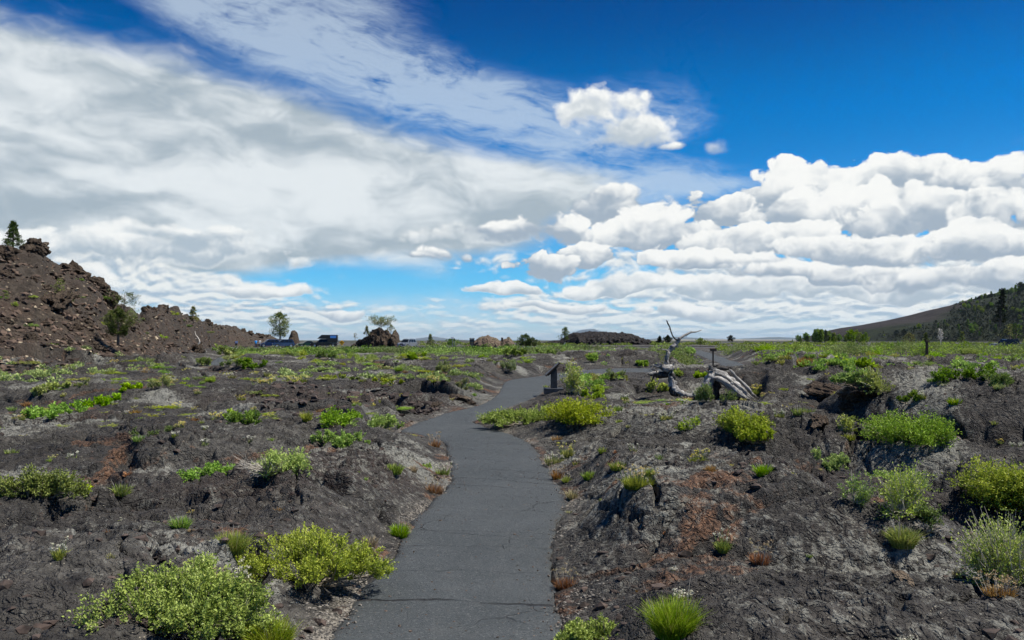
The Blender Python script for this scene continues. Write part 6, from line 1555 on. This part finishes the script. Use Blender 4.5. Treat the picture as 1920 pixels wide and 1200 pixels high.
# low white railing by the road
d = 160.; x = (999-960)/FPX*d; z = float(height([x], [d])[0]); kk = d/FPX
s11 = empty('railing', (x, d, z), 'low white slatted barrier beside the road left of the pale shrub', 'railing')
zt = CAM_H+(638-649.5)*kk-z
for i in range(6): bobj('slat', lambda bm: box(bm, -.055, .055, -.04, .04, 0, max(.5, zt), Matrix.Translation((-9*kk+i*2.6*kk, 0, 0)) @ Matrix.Rotation(R(14), 4, 'Y')), M_WHT, s11)
bobj('rail', lambda bm: box(bm, -10*kk, 8*kk, .045, .10, max(.5, zt)*.75, max(.5, zt)*.9), M_WHT, s11)
# ------------------------------------------------------------------ road with its shoulder and kerb
m_, t_, b_ = new_mat('road_asphalt'); p_ = pos(t_); plug(t_, mixc(t_, noise(t_, p_, .6, 4, .6).ss(.3, .7), (.075, .077, .082), (.12, .122, .128)), b_.inputs['Base Color']); b_.inputs['Roughness'].default_value = .8
def strip(name, pts, w0, w1, z, mat, kind='structure', th=.12):
    P = catmull(pts, 8); T_ = unit(np.gradient(P, axis=0)); N_ = np.c_[-T_[:, 1], T_[:, 0]]
    a = P+N_*w0; b2 = P+N_*w1; X = np.c_[a[:, 0], a[:, 0], b2[:, 0], b2[:, 0]]; Y = np.c_[a[:, 1], a[:, 1], b2[:, 1], b2[:, 1]]
    Z = np.repeat(np.array([[z-th, z, z, z-th]]), len(P), 0); me = mesh_grid(name, X, Y, Z); me.polygons.foreach_set('use_smooth', np.zeros(len(me.polygons), bool)); return link(name, me, mat, kind=kind)
RD = [(-110, 176), (-80, 172), (-50, 168), (-20, 167), (10, 168), (40, 172), (70, 178), (110, 190)]
strip('road', RD, -4.5, 5.0, .26, m_)
strip('verge', RD, -9.0, -4.51, .20, plain('tan_gravel', (.20, .165, .14), .95, var=.3, scale=.6))
strip('kerb', RD, 5.01, 5.4, .42, plain('dark_kerb', (.03, .028, .028), .8, var=.3), th=.5)
strip('car_park', [(-100, 182), (-78, 180), (-60, 178)], -12, -4.6, .22, m_)
strip('road', [(88, 150), (110, 146), (140, 142)], -4, 4, .14, m_)
strip('verge', [(84, 160), (130, 156), (190, 150)], 0, 14, .12, plain('dark_cinder_flat', (.045, .035, .03), .95, var=.4, scale=.4))
# ------------------------------------------------------------------ vehicles
M_GLASS = plain('car_glass', (.018, .025, .030), .08, spec=.8); M_TYRE = plain('tyre', (.018, .018, .018), .85); M_RIM = plain('rim', (.45, .46, .48), .3, .8); M_LAMP = plain('headlight_glass', (.75, .78, .80), .15); M_TAIL = plain('tail_light', (.40, .015, .012), .25); M_TRIM = plain('black_trim', (.02, .02, .02), .6)
def paint(name, c, r=.22): 
    m = plain(name, c, r, .25, .6); m.node_tree.nodes['Principled BSDF'].inputs['Coat Weight'].default_value = .35; return m
def prism(bm, prof, wl, taper=None):
    """side outline (x, z) swept over the width; taper gives half width at each z"""
    L_ = []; 
    for sg in (-1, 1): L_.append([bm.verts.new((px_, sg*(wl if taper is None else taper(pz_)), pz_)) for px_, pz_ in prof])
    n = len(prof); bm.faces.new(L_[0]); bm.faces.new(L_[1][::-1])
    for i in range(n): bm.faces.new([L_[0][i], L_[1][i], L_[1][(i+1) % n], L_[0][(i+1) % n]])
def car(name, label, cat, loc, heading, col, L=4.8, Wd=1.9, H=1.75, style='suv', group=None):
    o = empty(name, loc, label, cat, heading, group); pm = paint(name+'_paint', col); h = H; hw = Wd/2; f = L/2; wr = .37 if style != 'sedan' else .33
    bel = h*.60; hood = bel-.04
    xw = f-.95; xr = -f+.85                         # wheel centres
    def body(bm):
        prof = [(f-.02, .38), (f, .62), (f-.06, hood-.16), (f-.25, hood-.03), (f-1.25, bel)]
        prof += [(-f+.05, bel), (-f, bel-.15), (-f-.02, .55), (-f+.08, .36)] if style != 'pickup' else [(-f+2.0, bel), (-f+.02, bel), (-f, .6), (-f+.05, .42)]
        def arch(xc):
            return [(xc+math.cos(a)*(wr+.07), .36+math.sin(a)*(wr+.07)*.98) for a in np.linspace(math.pi, 0, 9)]
        ar = arch(xr); af = arch(xw); prof += [(ar[0][0], .34)]+ar+[(ar[-1][0], .34), (af[0][0], .34)]+af+[(af[-1][0], .34)]
        prism(bm, prof, hw, lambda z: hw*(1-.05*max(0, (z-.8))) if z > .8 else hw)
        bmesh.ops.triangulate(bm, faces=[q for q in bm.faces if len(q.verts) > 4])
    bobj('body', body, pm, o)
    if style == 'suv': cab = [(f-1.20, bel+.002), (f-1.95, h-.06), (f-2.25, h), (-f+.55, h-.02), (-f+.18, bel+.002)]
    elif style == 'sedan': cab = [(f-1.35, bel+.002), (f-2.1, h-.04), (f-2.5, h), (-f+1.5, h-.02), (-f+.75, bel+.002)]
    else: cab = [(f-1.35, bel+.002), (f-2.05, h-.05), (f-2.3, h), (-f+2.15, h-.01), (-f+2.0, bel+.002)]
    tp = lambda z: hw*(.95-.19*(z-bel)/(h-bel))
    roof = bobj('cabin', lambda bm: prism(bm, cab, hw, tp), pm, o, .02)
    c0, c1, c4, c3 = cab[0], cab[1], cab[4], cab[3]
    lerp = lambda a, b, t: (a[0]+(b[0]-a[0])*t, a[1]+(b[1]-a[1])*t)
    def ws(bm, A_, B_, off):
        q0 = lerp(A_, B_, .10); q1 = lerp(A_, B_, .92); nx = off
        v = [bm.verts.new((q0[0]+nx, -tp(q0[1])*.90, q0[1]+.01)), bm.verts.new((q0[0]+nx, tp(q0[1])*.90, q0[1]+.01)), bm.verts.new((q1[0]+nx, tp(q1[1])*.88, q1[1]+.01)), bm.verts.new((q1[0]+nx, -tp(q1[1])*.88, q1[1]+.01))]
        fc = bm.faces.new(v); bmesh.ops.solidify(bm, geom=[fc], thickness=.008)
    bobj('windscreen', lambda bm: ws(bm, c0, c1, .03), M_GLASS, o); bobj('rear_window', lambda bm: ws(bm, c4, c3, -.03), M_GLASS, o)
    nwin = 3 if style == 'suv' else 2
    for sg in (-1, 1):
        zl = bel+.06; zh = h-.10; xf_l = np.interp(zl, [c0[1], c1[1]], [c0[0], c1[0]])-.12; xf_h = np.interp(zh, [c0[1], c1[1]], [c0[0], c1[0]])-.12
        xb_l = np.interp(zl, [c4[1], c3[1]], [c4[0], c3[0]])+.12; xb_h = np.interp(zh, [c4[1], c3[1]], [c4[0], c3[0]])+.12
        for i in range(nwin):
            a0, a1 = i/nwin, (i+1)/nwin-.035
            def win(bm):
                v = []
                for t, zz in ((a0, zl), (a1, zl), (a1, zh), (a0, zh)):
                    xx = (xf_l+(xb_l-xf_l)*t) if zz == zl else (xf_h+(xb_h-xf_h)*t)
                    v.append(bm.verts.new((xx, sg*(tp(zz)+.006), zz)))
                fc = bm.faces.new(v); bmesh.ops.solidify(bm, geom=[fc], thickness=.006)
            bobj('side_window', win, M_GLASS, o)
        for xc in (xw, xr):
            def wheel(bm, r=wr, d0=.0, w_=.22):
                bmesh.ops.create_cone(bm, cap_ends=True, segments=24, radius1=r, radius2=r, depth=w_, matrix=Matrix.Translation((xc, sg*(hw-.12), wr)) @ Matrix.Rotation(math.pi/2, 4, 'X'))
            w_o = bobj('wheel', lambda bm: wheel(bm), M_TYRE, o, .0)
            bobj('rim', lambda bm: bmesh.ops.create_cone(bm, cap_ends=True, segments=16, radius1=wr*.62, radius2=wr*.62, depth=.02, matrix=Matrix.Translation((xc, sg*(hw-.002), wr)) @ Matrix.Rotation(math.pi/2, 4, 'X')), M_RIM, w_o)
        bobj('headlight', lambda bm: box(bm, f-.16, f+.006, sg*hw*.60-.17, sg*hw*.60+.17, hood-.32, hood-.17), M_LAMP, o, .01)
        bobj('tail_light', lambda bm: box(bm, -f-.012, -f+.1, sg*hw*.84-.08, sg*hw*.84+.08, bel-.35, bel-.08), M_TAIL, o)
        bobj('mirror', lambda bm: box(bm, f-1.75, f-1.58, sg*(hw+.10)-.10, sg*(hw+.10)+.10, bel+.02, bel+.18), pm, o, .02)
    bobj('grille', lambda bm: box(bm, f-.1, f+.012, -hw*.38, hw*.38, hood-.40, hood-.19), M_TRIM, o)
    bobj('bumper', lambda bm: box(bm, f-.1, f+.05, -hw*.92, hw*.92, .36, .56), M_TRIM if style == 'pickup' else pm, o, .02)
    bobj('lower_intake', lambda bm: box(bm, f-.05, f+.056, -hw*.5, hw*.5, .39, .50), M_TRIM, o)
    bobj('number_plate', lambda bm: box(bm, f+.058, f+.066, -.16, .16, .43, .53), M_WHT, o)
    if style == 'pickup':
        bobj('bed_rail', lambda bm: (box(bm, -f+.05, -f+1.95, -hw*.97, -hw*.90, bel-.002, bel+.05), box(bm, -f+.05, -f+1.95, hw*.90, hw*.97, bel-.002, bel+.05)), M_RIM if col[0] < .03 and 'right' in label else M_TRIM, o)
    if style == 'suv': bobj('roof_rail', lambda bm: [box(bm, -f+.9, f-2.3, sg*hw*.66-.02, sg*hw*.66+.02, h+.002, h+.06) for sg in (-1, 1)], M_TRIM, o)
    return o
def spot(px, d, z=.24):
    yv = d; return ((px-960)/FPX*yv, yv, z)
car('parked_car', 'silver sport utility vehicle driving toward the viewer on the road', 'car', spot(764, 165, .27), R(-113), (.20, .22, .245), 4.9, 1.95, 1.80)
car('parked_car', 'dark blue sport utility vehicle parked beside the walkers, left of a pair', 'car', spot(505, 176), R(-150), (.012, .030, .095), 4.7, 1.9, 1.75)
car('parked_car', 'dark blue sport utility vehicle parked in front of the tall pine, right of a pair', 'car', spot(532, 172), R(-160), (.014, .038, .10), 4.7, 1.9, 1.72)
car('parked_car', 'low dark green car parked left of the black camper truck', 'car', spot(576, 184), R(-155), (.020, .060, .045), 4.6, 1.8, 1.45, 'sedan')
tk = car('camper_truck', 'black truck with a tall black camper box and blue panel', 'truck', spot(608, 178), R(-172), (.010, .010, .012), 5.8, 2.0, 1.85, 'pickup')
bobj('camper_box', lambda bm: prism(bm, [(-3.0, 1.12), (-3.0, 2.75), (.45, 2.78), (1.45, 1.90), (-.75, 1.88), (-.80, 1.12)], 1.04), paint('camper_black', (.012, .012, .014), .35), tk, .03)
bobj('camper_panel', lambda bm: box(bm, -2.7, -1.4, 1.045, 1.06, 2.05, 2.6), plain('camper_blue', (.06, .22, .60), .3), tk)
bobj('camper_panel', lambda bm: box(bm, -2.7, -1.4, -1.06, -1.045, 2.05, 2.6), bpy.data.materials['camper_blue'], tk)
car('pickup_truck', 'black pickup truck cut by the right edge of the picture', 'truck', spot(1893, 140, .10), R(180), (.006, .007, .008), 6.3, 2.0, 1.90, 'pickup')
# ------------------------------------------------------------------ two walkers
M_SKIN = plain('skin', (.45, .27, .18), .6); M_HAIR = plain('hair', (.05, .03, .02), .7)
def person(loc, face, shirt, trousers, label, mir=1):
    o = empty('person', loc, label, 'person', face)
    J = [(0, 0, .98), (0, 0, 1.18), (0, 0, 1.40), (0, 0, 1.50), (0, .02, 1.60), (0, .02, 1.74),
         (.10, 0, .92), (.11, .05*mir, .50), (.11, .0, .08), (.11, .14, .03), (-.10, 0, .92), (-.11, -.10*mir, .50), (-.11, -.22*mir, .10), (-.11, -.10*mir, .03),
         (.19, 0, 1.42), (.25, -.02, 1.14), (.25, .10, .90), (.25, .14, .82), (-.19, 0, 1.42), (-.25, -.02, 1.14), (-.25, .08, .90), (-.25, .12, .82)]
    E = [(0, 1), (1, 2), (2, 3), (3, 4), (4, 5), (0, 6), (6, 7), (7, 8), (8, 9), (0, 10), (10, 11), (11, 12), (12, 13), (2, 14), (14, 15), (15, 16), (16, 17), (2, 18), (18, 19), (19, 20), (20, 21)]
    Rd = [.15, .13, .15, .06, .09, .085, .09, .06, .045, .04, .09, .06, .045, .04, .055, .042, .032, .035, .055, .042, .032, .035]
    m = bpy.data.meshes.new('body'); m.from_pydata(J, E, []); b = bpy.data.objects.new('body', m); COL.objects.link(b); b.parent = o
    b.modifiers.new('skin', 'SKIN')
    for i, r in enumerate(Rd): m.skin_vertices[0].data[i].radius = (r, r*(.75 if i in (0, 1, 2) else 1))
    m.skin_vertices[0].data[0].use_root = True
    s = b.modifiers.new('sub', 'SUBSURF'); s.levels = s.render_levels = 1; m.materials.append(M_SKIN)
    sh = joinm([tube([(0, 0, .90), (0, 0, 1.10), (0, 0, 1.32), (0, 0, 1.44), (0, 0, 1.50)], [.17, .165, .19, .15, .07], 12, 3), tube([(.14, 0, 1.43), (.21, 0, 1.38), (.25, -.01, 1.22)], [.08, .075, .065], 8, 2), tube([(-.14, 0, 1.43), (-.21, 0, 1.38), (-.25, -.01, 1.22)], [.08, .075, .065], 8, 2)])
    link('shirt', mesh_np('shirt', *sh), shirt, o)
    tr = joinm([tube([(0, 0, 1.0), (.09, 0, .86), (.11, .05*mir, .50), (.11, 0, .12)], [.13, .11, .085, .065], 10, 3), tube([(0, 0, 1.0), (-.09, 0, .86), (-.11, -.10*mir, .50), (-.11, -.2*mir, .14)], [.13, .11, .085, .065], 10, 3)])
    link('trousers', mesh_np('trousers', *tr), trousers, o)
    v, f = ico(2); v = v*np.array([.095, .11, .10])+np.array([0, .005, 1.71]); v[:, 1] -= .02; link('hair', mesh_np('hair', v, f), M_HAIR, o)
    return o
person(spot(480, 168, .22), R(30), plain('blue_shirt', (.02, .30, .80), .7), plain('dark_trousers', (.03, .035, .05), .8), 'person in a bright blue shirt walking left of the parked cars')
person(spot(487.5, 168, .22), R(-20), plain('white_shirt', (.75, .74, .72), .7), plain('grey_trousers', (.10, .10, .11), .8), 'person in a white top walking just left of the dark blue car', -1)
print('made', time.time()-T0)
# ------------------------------------------------------------------ air
def haze():
    m = bpy.data.materials.new('haze'); m.use_nodes = True; t = m.node_tree
    for n in list(t.nodes): t.nodes.remove(n)
    v = t.nodes.new('ShaderNodeVolumePrincipled'); v.inputs['Color'].default_value = (.62, .80, 1.0, 1); v.inputs['Density'].default_value = HAZE_D; v.inputs['Anisotropy'].default_value = 0.2
    o = t.nodes.new('ShaderNodeOutputMaterial'); t.links.new(v.outputs[0], o.inputs['Volume'])
    bm = bmesh.new(); box(bm, -70000, 70000, -70000, 70000, -12, 470); bmesh.ops.recalc_face_normals(bm, faces=bm.faces[:])
    me_ = bpy.data.meshes.new('haze'); bm.to_mesh(me_); bm.free(); link('haze', me_, m, kind='stuff')
HAZE_D = 0.000014
if USE_HAZE: haze()
scene.cycles.volume_bounces = 0
print('done', time.time()-T0)
